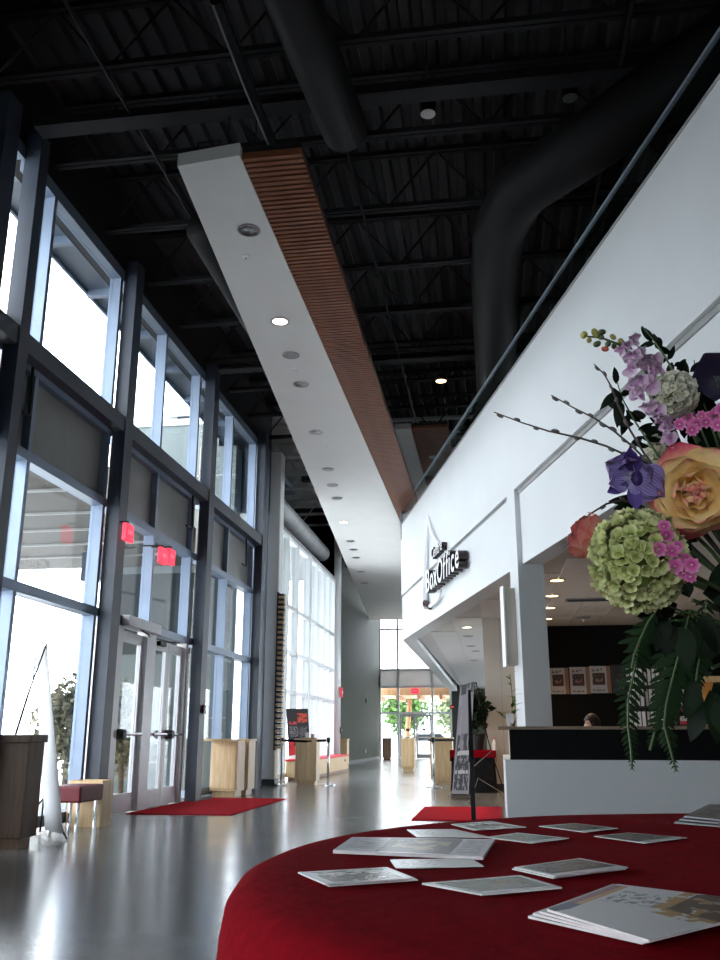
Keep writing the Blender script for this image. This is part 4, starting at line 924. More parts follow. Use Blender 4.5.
for s in (1,-1):        # hands with five fingers resting on the desk edge
    hv=[(-0.28,0.15*s,0.72),(-0.34,0.13*s,0.715),(-0.385,0.125*s,0.71)]; he=[(0,1),(1,2)]; hr=[0.026,(0.034,0.018),(0.032,0.016)]
    for k in range(4):
        i0=len(hv); yo=(0.098+0.018*k)*s; ln=[0.055,0.068,0.064,0.05][k]
        hv += [(-0.40,yo,0.71),(-0.40-ln*0.6,yo,0.712),(-0.40-ln,yo,0.700)]; he += [(2,i0),(i0,i0+1),(i0+1,i0+2)]; hr += [0.010,0.009,0.008]
    i0=len(hv); hv += [(-0.35,0.085*s,0.712),(-0.385,0.07*s,0.708)]; he += [(1,i0),(i0,i0+1)]; hr += [0.011,0.009]
    skin_body('hand',hv,he,hr,'skin',pe,0,1)
mb=MB(); n=24; m=18; vs_=[]
for i in range(m+1):
    ph=-PI/2+PI*i/m
    for j in range(n):
        th=2*PI*j/n; x=math.cos(ph)*math.cos(th)*0.098; y=math.cos(ph)*math.sin(th)*0.076; z=math.sin(ph)*0.118
        f=max(0,-x/0.098)
        if z<-0.02: x*=1-0.25*(-z-0.02)/0.1; y*=1-0.35*(-z-0.02)/0.1; x-=0.012*f
        if abs(y)<0.016 and -0.045<z<0.012: x-=0.022*f*(1-abs(y)/0.016)
        if abs(abs(y)-0.032)<0.016 and abs(z-0.012)<0.014: x+=0.010*f
        if abs(y)<0.028 and abs(z+0.060)<0.009: x-=0.006*f
        vs_.append((x,y,z))
mb.add(vs_,[(i*n+j,i*n+(j+1)%n,(i+1)*n+(j+1)%n,(i+1)*n+j) for i in range(m) for j in range(n)])
hd=mb.build('head','skin',pe,smooth=True,loc=(-0.09,0,1.165)); hd.rotation_euler=(0,-0.18,0.35)
for s in (1,-1):
    MB().ball((-0.083,0.032*s,0.012),0.011,0.012,0.008,8,5).build('eye','black_plastic',hd); MB().ball((0.005,0.078*s,-0.005),0.018,0.010,0.030,8,6).build('ear','skin',hd)
mb=MB(); vs_=[]
for i in range(13):
    ph=-0.45+ (PI/2+0.45)*i/12
    for j in range(n):
        th=2*PI*j/n; k=1.13+0.03*math.sin(7*th+i); x=math.cos(ph)*math.cos(th)*0.098*k; y=math.cos(ph)*math.sin(th)*0.076*k*1.05; z=math.sin(ph)*0.118*1.13
        if x<-0.05 and z<0.05: z=0.05+0.02*abs(y)/0.07; x=max(x,-0.10)
        vs_.append((x+0.006,y,z))
mb.add(vs_,[(i*n+j,i*n+(j+1)%n,(i+1)*n+(j+1)%n,(i+1)*n+j) for i in range(12) for j in range(n)]); mb.build('hair','hair_brown',hd,smooth=True)

# ================================================================== ROUND TABLE
TZ = 0.79; TC = Vector((0.65,1.53,0)); TR = 1.035
t = thing('round_table','round banquet table under the red cloth','table',tuple(TC))
MB().lathe([(TR-0.08,TZ-0.04),(TR-0.07,TZ-0.022),(TR-0.08,TZ-0.006)],48).build('top','dark_maple',t)
for k in range(4): a=PI/4+k*PI/2; MB().tube([(0.55*math.cos(a),0.55*math.sin(a),0),(0.5*math.cos(a),0.5*math.sin(a),TZ-0.035)],0.02,8).build('leg','black_metal',t)
mb=MB(); n=180; rings=[(0.0,0.0),(0.4,0.0),(0.75,0.0),(0.93,0.0),(0.975,-0.004),(0.998,-0.014),(1.012,-0.035),(1.02,-0.07),(1.03,-0.16),(1.04,-0.30),(1.05,-0.45),(1.06,-0.60),(1.07,-0.74)]
vs_=[(0,0,TZ)]
for i,(r,dz) in enumerate(rings[1:]):
    for j in range(n):
        th=2*PI*j/n; d_=max(0,-dz-0.05); w=0.10*d_*math.sin(11*th+0.6*math.sin(3*th))+0.03*d_*math.sin(23*th+1)
        rip=0.0008*math.sin(9*th+r*14)+0.0006*math.sin(40*r+5*math.sin(2*th)) if dz==0 else 0
        vs_.append(((r*TR+w)*math.cos(th),(r*TR+w)*math.sin(th),TZ+dz+rip))
fs=[(0,1+j,1+(j+1)%n) for j in range(n)]
for i in range(len(rings)-2):
    for j in range(n): a=1+i*n+j; b=1+i*n+(j+1)%n; fs.append((a,a+n,b+n,b))
mb.add(vs_,fs); o=mb.build('tablecloth','red_fabric',None,smooth=True,loc=TC); tag(o,'deep red cloth draped over the round table in the foreground','tablecloth')

# cards and brochures on the cloth
flat_print('card_photo',(0.80,0.80,0.80),[(0.07,0.93,0.14,0.92,(0.14,0.17,0.11),(2,2,1),0.28),(0.1,0.9,0.2,0.85,(0.03,0.045,0.03),(6,5,1),0.50),(0.2,0.8,0.3,0.8,(0.40,0.30,0.20),(5,6,1),0.58)],0.22)
flat_print('card_dark',(0.80,0.80,0.80),[(0.05,0.95,0.16,0.95,(0.02,0.018,0.02),(2,2,1),0.05),(0.1,0.9,0.2,0.9,(0.25,0.16,0.12),(7,6,1),0.54),(0.1,0.9,0.2,0.9,(0.20,0.22,0.24),(9,8,1),0.57)],0.22)
flat_print('card_back',(0.84,0.84,0.84),[(0.08,0.5,0.2,0.8,(0.5,0.5,0.5),(14,20,1),0.52)],0.2)
flat_print('card_pale',(0.80,0.81,0.81),[(0.1,0.9,0.1,0.9,(0.32,0.33,0.31),(3,3,1),0.46),(0.15,0.9,0.2,0.8,(0.18,0.14,0.12),(7,7,1),0.54)],0.2)
flat_print('magazine',(0.62,0.62,0.68),[(0.28,0.78,0.04,0.96,(0.02,0.012,0.010),(4,3,1),0.33),(0.35,0.72,0.2,0.8,(0.30,0.20,0.10),(7,6,1),0.52),(0.05,0.28,0.15,0.9,(0.30,0.30,0.35),(6,26,1),0.5),(0.80,0.96,0.1,0.9,(0.32,0.32,0.36),(10,26,1),0.5)],0.25)
flat_print('brochure_gold',(0.80,0.81,0.84),[(0.42,1,0.35,1,(0.48,0.28,0.07),(4.5,4.5,1),0.46),(0.5,1,0.45,1,(0.05,0.025,0.015),(3.5,3.5,1),0.45),(0.6,0.98,0.55,0.98,(0.45,0.40,0.38),(9,9,1),0.56),(0.12,0.42,0.42,0.80,(0.26,0.28,0.34),(26,13,1),0.53),(0.0,0.09,0.05,0.95,(0.55,0.30,0.06),0,0),(0.0,0.05,0.05,0.95,(0.30,0.05,0.10),0,0),(0.0,0.09,0.0,0.25,(0.03,0.03,0.16),0,0)],0.25)
flat_print('leaflet_grey',(0.22,0.22,0.23),[(0.1,0.9,0.1,0.9,(0.08,0.08,0.085),(5,5,1),0.45)],0.3)
def card(name, quad, mats, label, th=0.0012, z=0.0, cat='card', group='postcards scattered on the red cloth', sh=None):
    pts=[]
    for q in quad:
        v=onz(q[0],q[1],TZ+0.0022+th+z); pts.append(v)
    cen=sum(pts,Vector())/4
    if sh: pts=[v+Vector(sh) for v in pts]
    n=(pts[1]-pts[0]).cross(pts[3]-pts[0])
    if n.z<0: pts=[pts[1],pts[0],pts[3],pts[2]]
    o=sheet(name,[v-cen for v in pts],th,mats); o.location=cen; tag(o,label,cat,group); return o
ED='paper_edge'
qA=[(326,884),(415,878),(387,867),(298,872)]
card('postcard',[(x+3,y+1.5) for x,y in qA],['card_back',ED],'lower card of the leftmost pair on the red cloth',0.0016)
card('postcard',qA,['card_pale',ED],'leftmost pale card, lying on top of another card',0.0016,0.0026)
o=card('magazine',[(483,856.5),(333,850),(352,837),(495,839)],['magazine',ED],'thick magazine with a brown picture, left of the table centre',0.005,0,'magazine',None)
card('postcard',[(396,868),(484,866),(471,858),(390,859.5)],['card_back',ED],'blank white card in front of the thick magazine')
card('postcard',[(482,894),(562,887),(520,875),(422,883)],['card_photo',ED],'greenish photo card in front of the blank white card',0.002)
card('postcard',[(417,837),(491,837),(454,829),(407,829.6)],['card_back',ED],'white card behind the thick magazine')
card('postcard',[(474,830),(526,827),(491,821),(451,824)],['card_pale',ED],'small pale card farthest back at the table centre')
card('postcard',[(532,843),(569,838),(518,832.5),(485,837)],['card_photo',ED],'photo card right beside the corner of the thick magazine')
card('postcard',[(585,832),(618,828),(574,823),(539,826)],['card_dark',ED],'dark photo card at the back, left of the other dark one')
card('postcard',[(645,843),(687,837.5),(628,832.5),(594,836)],['card_dark',ED],'dark photo card at the back right with a white border')
qJ=[(555,876),(628,867),(580,858),(514,867)]
card('postcard',[(x-2,y+1.5) for x,y in qJ],['card_back',ED],'white card peeking out below the brown photo card',0.0016)
card('postcard',qJ,['card_dark',ED],'brown photo card lying on a white card before the gold brochures',0.0016,0.0026)
qK=[(649,944),(764,914),(690,878),(612,883)]
qK=[(528,915),(649,944),(790,905),(620,882)]
fan=[(-0,0),(4,-2),(8,-3.5),(13,-5)]
for i in range(4):
    dx,dy=[(0,0),(3,-3),(7,-5),(12,-7)][i]
    q=[(528+dx*1.6,916+dy),(642+dx*0.6,942+dy*0.3),(792,905),(612+dx*0.5,884)]
    card('brochure',q,['brochure_gold' if i==3 else 'card_back',ED],['lowest white brochure of the fanned stack at the front right','second lowest white brochure of the fanned stack','white brochure just under the gold-splashed top one','white brochure with gold splashes on top of the fanned stack'][i],0.0022,i*0.0034,'brochure','fanned brochures at the front right')
for i in range(3):
    q=[(674+i*5,822-i*3),(735,827-i*3),(775,812-i*3),(705+i*2,810-i*3)]
    card('leaflet',q,['leaflet_grey','leaflet_grey'],'%s grey leaflet of the pile at the right edge of the table'%['lowest','middle','topmost'][i],0.003,i*0.005,'leaflet','grey leaflets at the right edge')

# ================================================================== FLOWERS
FD = 1.35
VB = at(800,738,1.42); VB = Vector((VB.x,VB.y,TZ+0.003))
t = thing('flower_vase','tall dark vase holding the flowers at the right edge of the table','vase',tuple(VB))
MB().lathe([(0.075,0),(0.08,0.01),(0.06,0.05),(0.055,0.14),(0.075,0.26),(0.095,0.32),(0.09,0.325),(0.07,0.27),(0.03,0.25)],28).build('body','vase_dark',t,smooth=True)
MB().lathe([(0.078,0),(0.082,0.006),(0.078,0.012)],28).build('foot_ring','vase_dark',t)
NECK = VB+Vector((0,0,0.31))
SEC = Vector((-math.sin(YAW),math.cos(YAW),0))
TOCAM = lambda p: (_eye-p).normalized()
def ramp_mat(name, stops, rough=0.5, axis=1, trans=0.25, veins=0.0):
    m=bpy.data.materials.new(name); m.use_nodes=True; nt=m.node_tree; b=nt.nodes['Principled BSDF']; b.inputs['Roughness'].default_value=rough
    tc=nt.nodes.new('ShaderNodeTexCoord'); sp=nt.nodes.new('ShaderNodeSeparateXYZ'); nt.links.new(tc.outputs['UV'],sp.inputs[0])
    nz=nt.nodes.new('ShaderNodeTexNoise'); nz.inputs['Scale'].default_value=7; nt.links.new(tc.outputs['UV'],nz.inputs['Vector'])
    ad=nt.nodes.new('ShaderNodeMath'); ad.operation='MULTIPLY_ADD'; ad.inputs[1].default_value=0.22; nt.links.new(nz.outputs['Fac'],ad.inputs[0])
    sb=nt.nodes.new('ShaderNodeMath'); sb.operation='SUBTRACT'; sb.inputs[1].default_value=0.11; nt.links.new(sp.outputs[axis],sb.inputs[0]); nt.links.new(sb.outputs[0],ad.inputs[2])
    rp=nt.nodes.new('ShaderNodeValToRGB'); e=rp.color_ramp.elements
    e[0].position=stops[0][0]; e[0].color=(*stops[0][1],1); e[1].position=stops[-1][0]; e[1].color=(*stops[-1][1],1)
    for p_,c in stops[1:-1]: x=e.new(p_); x.color=(*c,1)
    nt.links.new(ad.outputs[0],rp.inputs['Fac']); colout=rp.outputs['Color']
    if veins:
        wv=nt.nodes.new('ShaderNodeMath'); wv.operation='SINE'; wm=nt.nodes.new('ShaderNodeMath'); wm.operation='MULTIPLY'; wm.inputs[1].default_value=95.0; nt.links.new(sp.outputs[0],wm.inputs[0]); nt.links.new(wm.outputs[0],wv.inputs[0])
        gt=nt.nodes.new('ShaderNodeMath'); gt.operation='GREATER_THAN'; gt.inputs[1].default_value=0.55; nt.links.new(wv.outputs[0],gt.inputs[0])
        gm=nt.nodes.new('ShaderNodeMath'); gm.operation='MULTIPLY'; gm.inputs[1].default_value=veins; nt.links.new(gt.outputs[0],gm.inputs[0])
        vm=nt.nodes.new('ShaderNodeMix'); vm.data_type='RGBA'; vm.inputs[7].default_value=(0.55,0.50,0.66,1); nt.links.new(gm.outputs[0],vm.inputs[0]); nt.links.new(colout,vm.inputs[6]); colout=vm.outputs[2]
    nt.links.new(colout,b.inputs['Base Color'])
    tl=nt.nodes.new('ShaderNodeBsdfTranslucent'); nt.links.new(colout,tl.inputs[0]); mx=nt.nodes.new('ShaderNodeMixShader'); mx.inputs[0].default_value=trans
    out=nt.nodes['Material Output']; nt.links.new(b.outputs[0],mx.inputs[1]); nt.links.new(tl.outputs[0],mx.inputs[2]); nt.links.new(mx.outputs[0],out.inputs[0])
    MATS[name]=m
ramp_mat('rose_petal',[(0.0,(0.55,0.20,0.03)),(0.22,(0.92,0.64,0.22)),(0.80,(0.95,0.78,0.40)),(0.92,(0.92,0.55,0.36)),(1.0,(0.75,0.12,0.20))])
ramp_mat('rose_outer',[(0.0,(0.85,0.58,0.22)),(0.55,(0.86,0.55,0.28)),(0.9,(0.70,0.10,0.18)),(1.0,(0.50,0.03,0.10))])
ramp_mat('peach_petal',[(0.0,(0.55,0.34,0.12)),(0.5,(0.66,0.36,0.22)),(0.85,(0.66,0.26,0.20)),(1.0,(0.60,0.12,0.12))])
ramp_mat('iris_petal',[(0.0,(0.42,0.38,0.50)),(0.3,(0.26,0.20,0.52)),(0.75,(0.21,0.15,0.43)),(1.0,(0.36,0.20,0.50))],veins=0.45)
ramp_mat('iris_dark',[(0.0,(0.06,0.03,0.16)),(1.0,(0.10,0.05,0.28))])
ramp_mat('lilac_petal',[(0.0,(0.52,0.22,0.48)),(0.4,(0.74,0.54,0.70)),(1.0,(0.84,0.74,0.80))])
ramp_mat('hydrangea_petal',[(0.0,(0.28,0.36,0.07)),(0.45,(0.56,0.60,0.22)),(1.0,(0.74,0.74,0.42))])
ramp_mat('white_petal',[(0.0,(0.40,0.43,0.20)),(0.4,(0.72,0.71,0.56)),(1.0,(0.80,0.78,0.68))])
ramp_mat('pink_petal',[(0.0,(0.42,0.02,0.16)),(0.4,(0.70,0.10,0.38)),(1.0,(0.78,0.34,0.56))])
ramp_mat('navy_petal',[(0.0,(0.012,0.01,0.03)),(1.0,(0.03,0.022,0.06))])
def petal(name, L_, W, cup, bend, m, nu=6, nv=4, ruffle=0.0, notch=0.0, shape=0.6, freq=6):
    # grows along +Y from the origin, cupped in X, bending toward +Z at base then outward
    me=bpy.data.meshes.new(name); vs=[]; uvs=[]
    for i in range(nu+1):
        u=i/nu; w=W*(math.sin(PI*(u*0.88+0.06))**shape)
        ang=bend*u; y=L_*u*math.cos(ang*0.5); z=L_*u*math.sin(ang*0.5)
        for j in range(nv+1):
            v=-1+2*j/nv; ln=1-notch*(1-abs(v))*(u>0.8)
            rz_=ruffle*math.sin(v*freq+u*5)*u*u
            vs.append((w*v, y*ln-0.10*L_*(v*v)*u, z+cup*W*(v*v)+rz_)); uvs.append((v*0.5+0.5,u))
    fs=[(i*(nv+1)+j,i*(nv+1)+j+1,(i+1)*(nv+1)+j+1,(i+1)*(nv+1)+j) for i in range(nu) for j in range(nv)]
    me.from_pydata(vs,[],fs); me.materials.append(MATS[m]); ul=me.uv_layers.new(name='UVMap')
    for p_ in me.polygons:
        p_.use_smooth=True
        for li in p_.loop_indices: ul.data[li].uv=uvs[me.loops[li].vertex_index]
    return me
def frame(p, facing, up=Vector((0,0,1))):
    z=Vector(facing).normalized(); x=up.cross(z)
    if x.length<1e-3: x=Vector((1,0,0))
    x.normalize(); y=z.cross(x); return Matrix.Translation(p)@Matrix((x,y,z)).transposed().to_4x4()
def stemmed(name,label,cat,p,facing,group=None,via=None,r=0.0035,start=None):
    t=thing(name,label,cat,tuple(p),0,group)
    F=frame(Vector((0,0,0)),facing); back=-(Vector(facing).normalized())
    s0=(start or NECK)-p; a=back*0.05
    mid=(s0+a)*0.5+Vector((0,0,0.02))
    if (s0-a).length>0.02: MB().tube([tuple(back*0.004),tuple(a),tuple(mid),tuple(s0)],[r*0.8,r,r,r],6).build('stem','stem_green',t)
    return t,F
# --- big yellow rose
p=at(694,492,1.28); t,F=stemmed('yellow_rose','large open yellow rose with pink-edged petals','flower',p,TOCAM(p)+Vector((0.05,0,-0.05)))
rp1=petal('petal',0.046,0.028,0.35,0.9,'rose_petal'); rp2=petal('petal',0.056,0.034,0.25,0.7,'rose_petal',ruffle=0.002); rp3=petal('petal',0.060,0.036,0.18,0.4,'rose_outer',ruffle=0.003); rp0=petal('petal',0.028,0.016,0.5,1.3,'rose_petal')
def ring(t,F,me,n,elev,base,phase,sc=1.0,zoff=0.0,jit=0.12):
    for k in range(n):
        a=2*PI*k/n+phase+random.uniform(-jit,jit); m_=F@Matrix.Rotation(a,4,'Z')@Matrix.Translation((0,base,zoff))@Matrix.Rotation(elev+random.uniform(-jit,jit),4,'X')@Matrix.Scale(sc*random.uniform(0.92,1.08),4)
        inst_m('petal',me,t,m_)
ring(t,F,rp0,4,1.2,0.002,0.0,0.9,0.004,0.25); ring(t,F,rp0,5,0.95,0.005,0.5,1.2,0.003,0.25); ring(t,F,rp1,4,0.72,0.006,0.2,0.88,0.002,0.25); ring(t,F,rp1,5,0.45,0.007,0.7,1.12,0.0,0.22); ring(t,F,rp2,5,0.18,0.007,0.1,1.0,-0.005,0.2); ring(t,F,rp2,5,-0.05,0.008,0.6,1.1,-0.011,0.2); ring(t,F,rp3,5,-0.30,0.008,0.3,1.08,-0.016,0.2)
MB().ball((0,0,0),0.012,0.012,0.012,8,5).build('heart','rose_petal',t).location=F@Vector((0,0,0.006))
# --- peach rose half hidden behind the hydrangea
p=at(603,541,1.36); t,F=stemmed('peach_rose','faded peach rose half hidden behind the green hydrangea','flower',p,Vector((-0.9,-0.35,0.25)))
pp1=petal('petal',0.045,0.026,0.4,0.8,'peach_petal',ruffle=0.003)
ring(t,F,pp1,5,1.2,0.003,0,0.9,0.0); ring(t,F,pp1,6,0.9,0.006,0.5,1.05,0.0); ring(t,F,pp1,6,0.5,0.008,0.2,1.1,-0.004)
# --- ball-shaped clusters
def floret_mesh(pm_L,pm_W,m,n=4,cup=0.3,bend=0.5):
    me0=petal('fl',pm_L,pm_W,cup,bend,m,3,2,shape=0.7); mb=MB(); uv=[]
    ul=me0.uv_layers[0].data
    for k in range(n):
        R3=Matrix.Rotation(2*PI*k/n,3,'Z'); mb.add([R3@v.co for v in me0.vertices],[tuple(p_.vertices) for p_ in me0.polygons])
        for p_ in me0.polygons: uv += [tuple(ul[li].uv) for li in p_.loop_indices]
    me=mb.mesh('floret',m,True); l=me.uv_layers.new(name='UVMap')
    for i,u in enumerate(uv): l.data[i].uv=u
    return me
def cluster(name,label,p,rad,n,fm,group=None,sc=1.0,squash=(1,1,1),stem=True):
    t,F=stemmed(name,label,'flower',p,TOCAM(p))
    for k in range(n):
        ph=math.acos(1-2*(k+0.5)/n); th=k*2.39996; d=Vector((math.sin(ph)*math.cos(th),math.sin(ph)*math.sin(th),math.cos(ph)))
        d=(d+Vector((random.uniform(-.12,.12),random.uniform(-.12,.12),random.uniform(-.12,.12)))).normalized()
        q=Vector((d.x*squash[0],d.y*squash[1],d.z*squash[2]))*rad*random.uniform(0.90,1.06)
        e=(d+Vector((random.uniform(-.3,.3),random.uniform(-.3,.3),random.uniform(-.3,.3)))).normalized()
        inst_m('floret',fm,t,frame(q,e)@Matrix.Rotation(random.uniform(0,3),4,'Z')@Matrix.Scale(sc*random.uniform(0.8,1.15),4))
    MB().ball((0,0,0),rad*0.8*squash[0],rad*0.8*squash[1],rad*0.8*squash[2],12,8).build('core','cluster_core',t,smooth=True)
    return t
mat('cluster_core',(0.20,0.26,0.07),0.8,var=0.4,scale=40,spec=0.1)
hf=floret_mesh(0.0125,0.0075,'hydrangea_petal',4,0.5,0.9); wfm=floret_mesh(0.0062,0.0042,'white_petal',5)
cluster('hydrangea','big pale green hydrangea head below the iris',at(638,560,1.30),0.060,300,hf,sc=1.0,squash=(1.02,1,1.12))
cluster('white_viburnum','round creamy white flower ball above the iris',at(674,394,1.34),0.034,290,wfm,sc=1.05)
cluster('white_viburnum','small white flower cluster between the iris and the rose',at(657,452,1.38),0.021,110,wfm,sc=0.95,squash=(0.8,0.8,1.2))
# --- iris
p=at(637,478,1.27); t,F=stemmed('iris','purple iris with ruffled drooping petals','flower',p,TOCAM(p))
ip=petal('petal',0.064,0.034,-0.12,-0.9,'iris_petal',12,16,0.0075,shape=1.0,freq=11); isd=petal('petal',0.050,0.024,0.30,0.7,'iris_petal',10,12,0.0065,shape=0.95,freq=9); idk=petal('petal',0.034,0.010,0.25,0.3,'iris_dark')
def put(me,t,F,rotz,elev,sc=1.0,off=(0,0,0),nm='petal',tw=0.0): inst_m(nm,me,t,F@Matrix.Translation(off)@Matrix.Rotation(rotz,4,'Z')@Matrix.Rotation(elev,4,'X')@Matrix.Rotation(tw,4,'Y')@Matrix.Scale(sc,4))
put(ip,t,F,-2.25,0.15,0.98,(-0.010,0.008,0.010)); put(isd,t,F,1.05,0.25,1.0,(-0.006,0.006,0.008)); put(isd,t,F,0.25,0.5,0.72,(-0.006,0.008,0.004)); put(isd,t,F,1.75,0.2,0.72,(-0.010,0.0,0.010)); put(idk,t,F,PI+0.05,0.15,1.1,(-0.006,-0.010,0.004)); put(idk,t,F,1.95,0.1,0.95,(-0.014,-0.006,0.014)); put(idk,t,F,0.0,0.35,1.1,(-0.006,0.012,0.012)); put(idk,t,F,-0.5,0.3,0.8,(-0.004,0.010,0.012)); put(isd,t,F,-1.2,0.5,0.75,(0.0,0.004,-0.002))
MB().ball((0,0,0),0.009,0.009,0.012,8,6).build('throat','iris_dark',t).location=F@Vector((0,0,0.01))
# --- snapdragon spray
def path_pts(pix,Dd): return [at(x,y,Dd if not isinstance(Dd,(list,tuple)) else Dd[i]) for i,(x,y) in enumerate(pix)]
def spray(name,label,pix,Dd,rad=0.0025,m='stem_green',cat='flower',tail=True,group=None):
    pts=path_pts(pix,Dd); base=pts[-1]; t=thing(name,label,cat,tuple(base),0,group)
    full=[v-base for v in pts]
    if tail: full += [((NECK-base)*0.5+Vector((0,0,0.01))), NECK-base]
    n_=len(full); MB().tube([tuple(v) for v in full],[rad*(0.45+0.55*min(1,i/3)) for i in range(n_)],6).build('stem',m,t)
    return t,[v-base for v in pts]
t,pp=spray('snapdragon','lilac snapdragon spray ending in small yellow-green buds',[(584,336),(602,338),(618,344),(632,356),(646,372),(652,392),(660,420),(672,446)],1.30)
lp=petal('floret',0.020,0.014,0.4,0.8,'lilac_petal',5,4,0.003); bud=MB().ball((0,0,0),0.006,0.006,0.009,8,6).mesh('bud','hydrangea_petal',True)
mat('bud_yellow',(0.36,0.33,0.08),0.5,var=0.4,scale=60); mat('bud_green',(0.09,0.12,0.05),0.5,var=0.4,scale=60); mat('bud_coral',(0.55,0.12,0.07),0.5,var=0.3,scale=60)
buds={k:MB().ball((0,0,0),0.0048,0.0048,0.0065,8,6).mesh('bud',k,True) for k in ('bud_yellow','bud_green','bud_coral')}
BASE_=path_pts([(672,446)],1.30)[0]
for (x,y,k) in ((584,335,'bud_yellow'),(589,340,'bud_yellow'),(595,333,'bud_yellow'),(601,337,'bud_green'),(597,344,'bud_green'),(605,349,'bud_coral'),(608,344,'bud_green'),(613,337,'bud_yellow'),(614,346,'bud_green'),(621,342,'bud_yellow'),(602,332,'bud_green')):
    inst('bud',buds[k],t,at(x,y,1.30+random.uniform(-.01,.01))-BASE_,(random.uniform(0,3),random.uniform(0,3),0),random.uniform(0.9,1.25))
for (x,y,s) in ((621,350,0.7),(627,346,0.8),(633,340,0.9),(632,355,1.0),(640,350,0.9),(636,362,1.1),(630,368,1.0),(645,362,1.1),(651,370,1.2),(655,362,1.0),(660,368,0.9),(640,381,1.1),(634,388,1.0),(641,396,1.1),(650,386,1.1),(648,405,1.0),(655,412,1.2),(660,420,1.0),(664,430,1.0),(668,424,1.0),(670,440,0.9)):
    for k in range(3):
        inst_m('floret',lp,t,frame(at(x,y,1.29)-BASE_,TOCAM(at(x,y,1.29))+Vector((random.uniform(-.6,.6),random.uniform(-.3,.3),random.uniform(-.6,.6))))@Matrix.Rotation(k*2.09+random.uniform(0,1),4,'Z')@Matrix.Rotation(0.5,4,'X')@Matrix.Scale(s*0.85,4))
# --- pink phlox clusters
pf=floret_mesh(0.0125,0.0050,'pink_petal',8,0.2,0.3)
mat('pink_eye',(0.80,0.45,0.55),0.5,var=0.2,scale=60); eye_m=MB().ball((0,0,0),0.0022,n=6,m=4).mesh('centre','pink_eye',True)
def pinks(label,lst,Dd):
    p0=at(*lst[0][:2],Dd); t,F=stemmed('pink_phlox',label,'flower',p0,TOCAM(p0),'pink phlox clusters')
    for (x,y,s) in lst:
        q=at(x,y,Dd+random.uniform(-.008,.008))-p0; F2=frame(q,TOCAM(p0)+Vector((random.uniform(-.35,.35),random.uniform(-.2,.2),random.uniform(-.35,.35))))
        inst_m('floret',pf,t,F2@Matrix.Rotation(random.uniform(0,1),4,'Z')@Matrix.Scale(s,4)); inst_m('centre',eye_m,t,F2@Matrix.Translation((0,0,0.001)))
pinks('pink phlox cluster between the hydrangea and the rose',[(666,535,1.0),(659,549,1.0),(672,551,1.0),(664,526,0.8),(656,533,0.75),(677,546,0.8)],1.24)
pinks('lower pink phlox cluster hanging under the rose',[(675,566,1.05),(692,565,1.05),(690,577,0.8),(683,573,0.8),(685,559,0.8)],1.24)
pinks('pink phlox cluster at the right edge above the rose',[(714,416,1.0),(722,410,1.0),(706,422,0.8),(718,425,0.9)],1.27)
pinks('dim mauve-pink phlox cluster under the cream flower ball',[(688,418,1.0),(697,424,0.95),(680,424,0.9),(692,430,0.9),(702,416,0.8)],1.34)
pinks('small mauve-pink phlox just above the yellow rose',[(681,455,0.9),(690,449,0.8),(674,460,0.7)],1.36)
# --- pussy willow twigs
ck=MB().ball((0,0,0),0.0028,0.0028,0.0058,6,5).mesh('catkin','catkin',True)
def willow(label,pix,Dd,n):
    t,pp=spray('willow_twig',label,pix,Dd,0.0017,'twig_brown','twig',True,'pussy willow twigs')
    for k in range(n):
        u=(k+0.35)/n*(len(pp)-1); i=int(u); a=pp[i].lerp(pp[min(i+1,len(pp)-1)],u-i); d=(pp[min(i+1,len(pp)-1)]-pp[max(i,0)]) if i<len(pp)-1 else Vector((1,0,0))
        side=Vector((0,0,1 if k%2 else -1))*0.0025
        inst_m('catkin',ck,t,aim(a+side,-d,0,1)@Matrix.Rotation(PI/2,4,'X')@Matrix.Scale(random.uniform(0.8,1.2),4))
willow('longest pussy willow twig reaching far left across the fascia',[(494,412),(520,422),(548,431),(580,438),(606,446),(628,456),(650,470)],1.32,9)
willow('second pussy willow twig above the longest one',[(551,395),(572,407),(594,418),(614,431),(632,446),(650,464)],1.33,9)
willow('short pussy willow twig near the dark leaves',[(594,364),(604,374),(611,386),(618,405),(630,430),(645,455)],1.34,6)
willow('thin curved twig arching out beside the peach rose',[(566,548),(574,530),(590,514),(606,504),(622,500),(640,505),(665,520)],1.37,5)
# --- dark leaf sprays
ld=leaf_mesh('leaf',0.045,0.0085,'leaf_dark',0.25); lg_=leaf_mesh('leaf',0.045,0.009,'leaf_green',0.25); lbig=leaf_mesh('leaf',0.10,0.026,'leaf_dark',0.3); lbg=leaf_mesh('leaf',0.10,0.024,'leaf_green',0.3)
def leafy(label,pix,Dd,leaves,me=ld,group='dark leafy sprays'):
    t,pp=spray('leafy_spray',label,pix,Dd,0.0018,'stem_green','foliage',True,group); b=at(*pix[-1],Dd if not isinstance(Dd,(list,tuple)) else Dd[-1]); Dm=Dd if not isinstance(Dd,(list,tuple)) else Dd[0]
    for (x,y,x2,y2) in leaves:
        a=at(x,y,Dm)-b; e=at(x2,y2,Dm-random.uniform(-0.02,0.02))-b; L_=(e-a).length
        base_len = 0.045 if me in (ld,lg_) else 0.10
        inst_m('leaf',me,t,aim(a,e-a,random.uniform(-0.5,0.5),L_/base_len,upv=TOCAM(b)))
leafy('dark leafy spray left of the cream flower ball',[(614,372),(622,398),(634,420),(650,444),(668,468)],1.36,[(616,384,616,366),(618,392,600,406),(620,396,634,388),(622,402,612,388),(624,408,604,402),(628,414,622,436),(630,418,650,410),(634,424,618,424),(638,430,654,424),(642,436,630,448),(620,400,618,424),(626,410,640,424),(646,440,664,438),(636,444,650,448),(632,442,648,446)],ld)
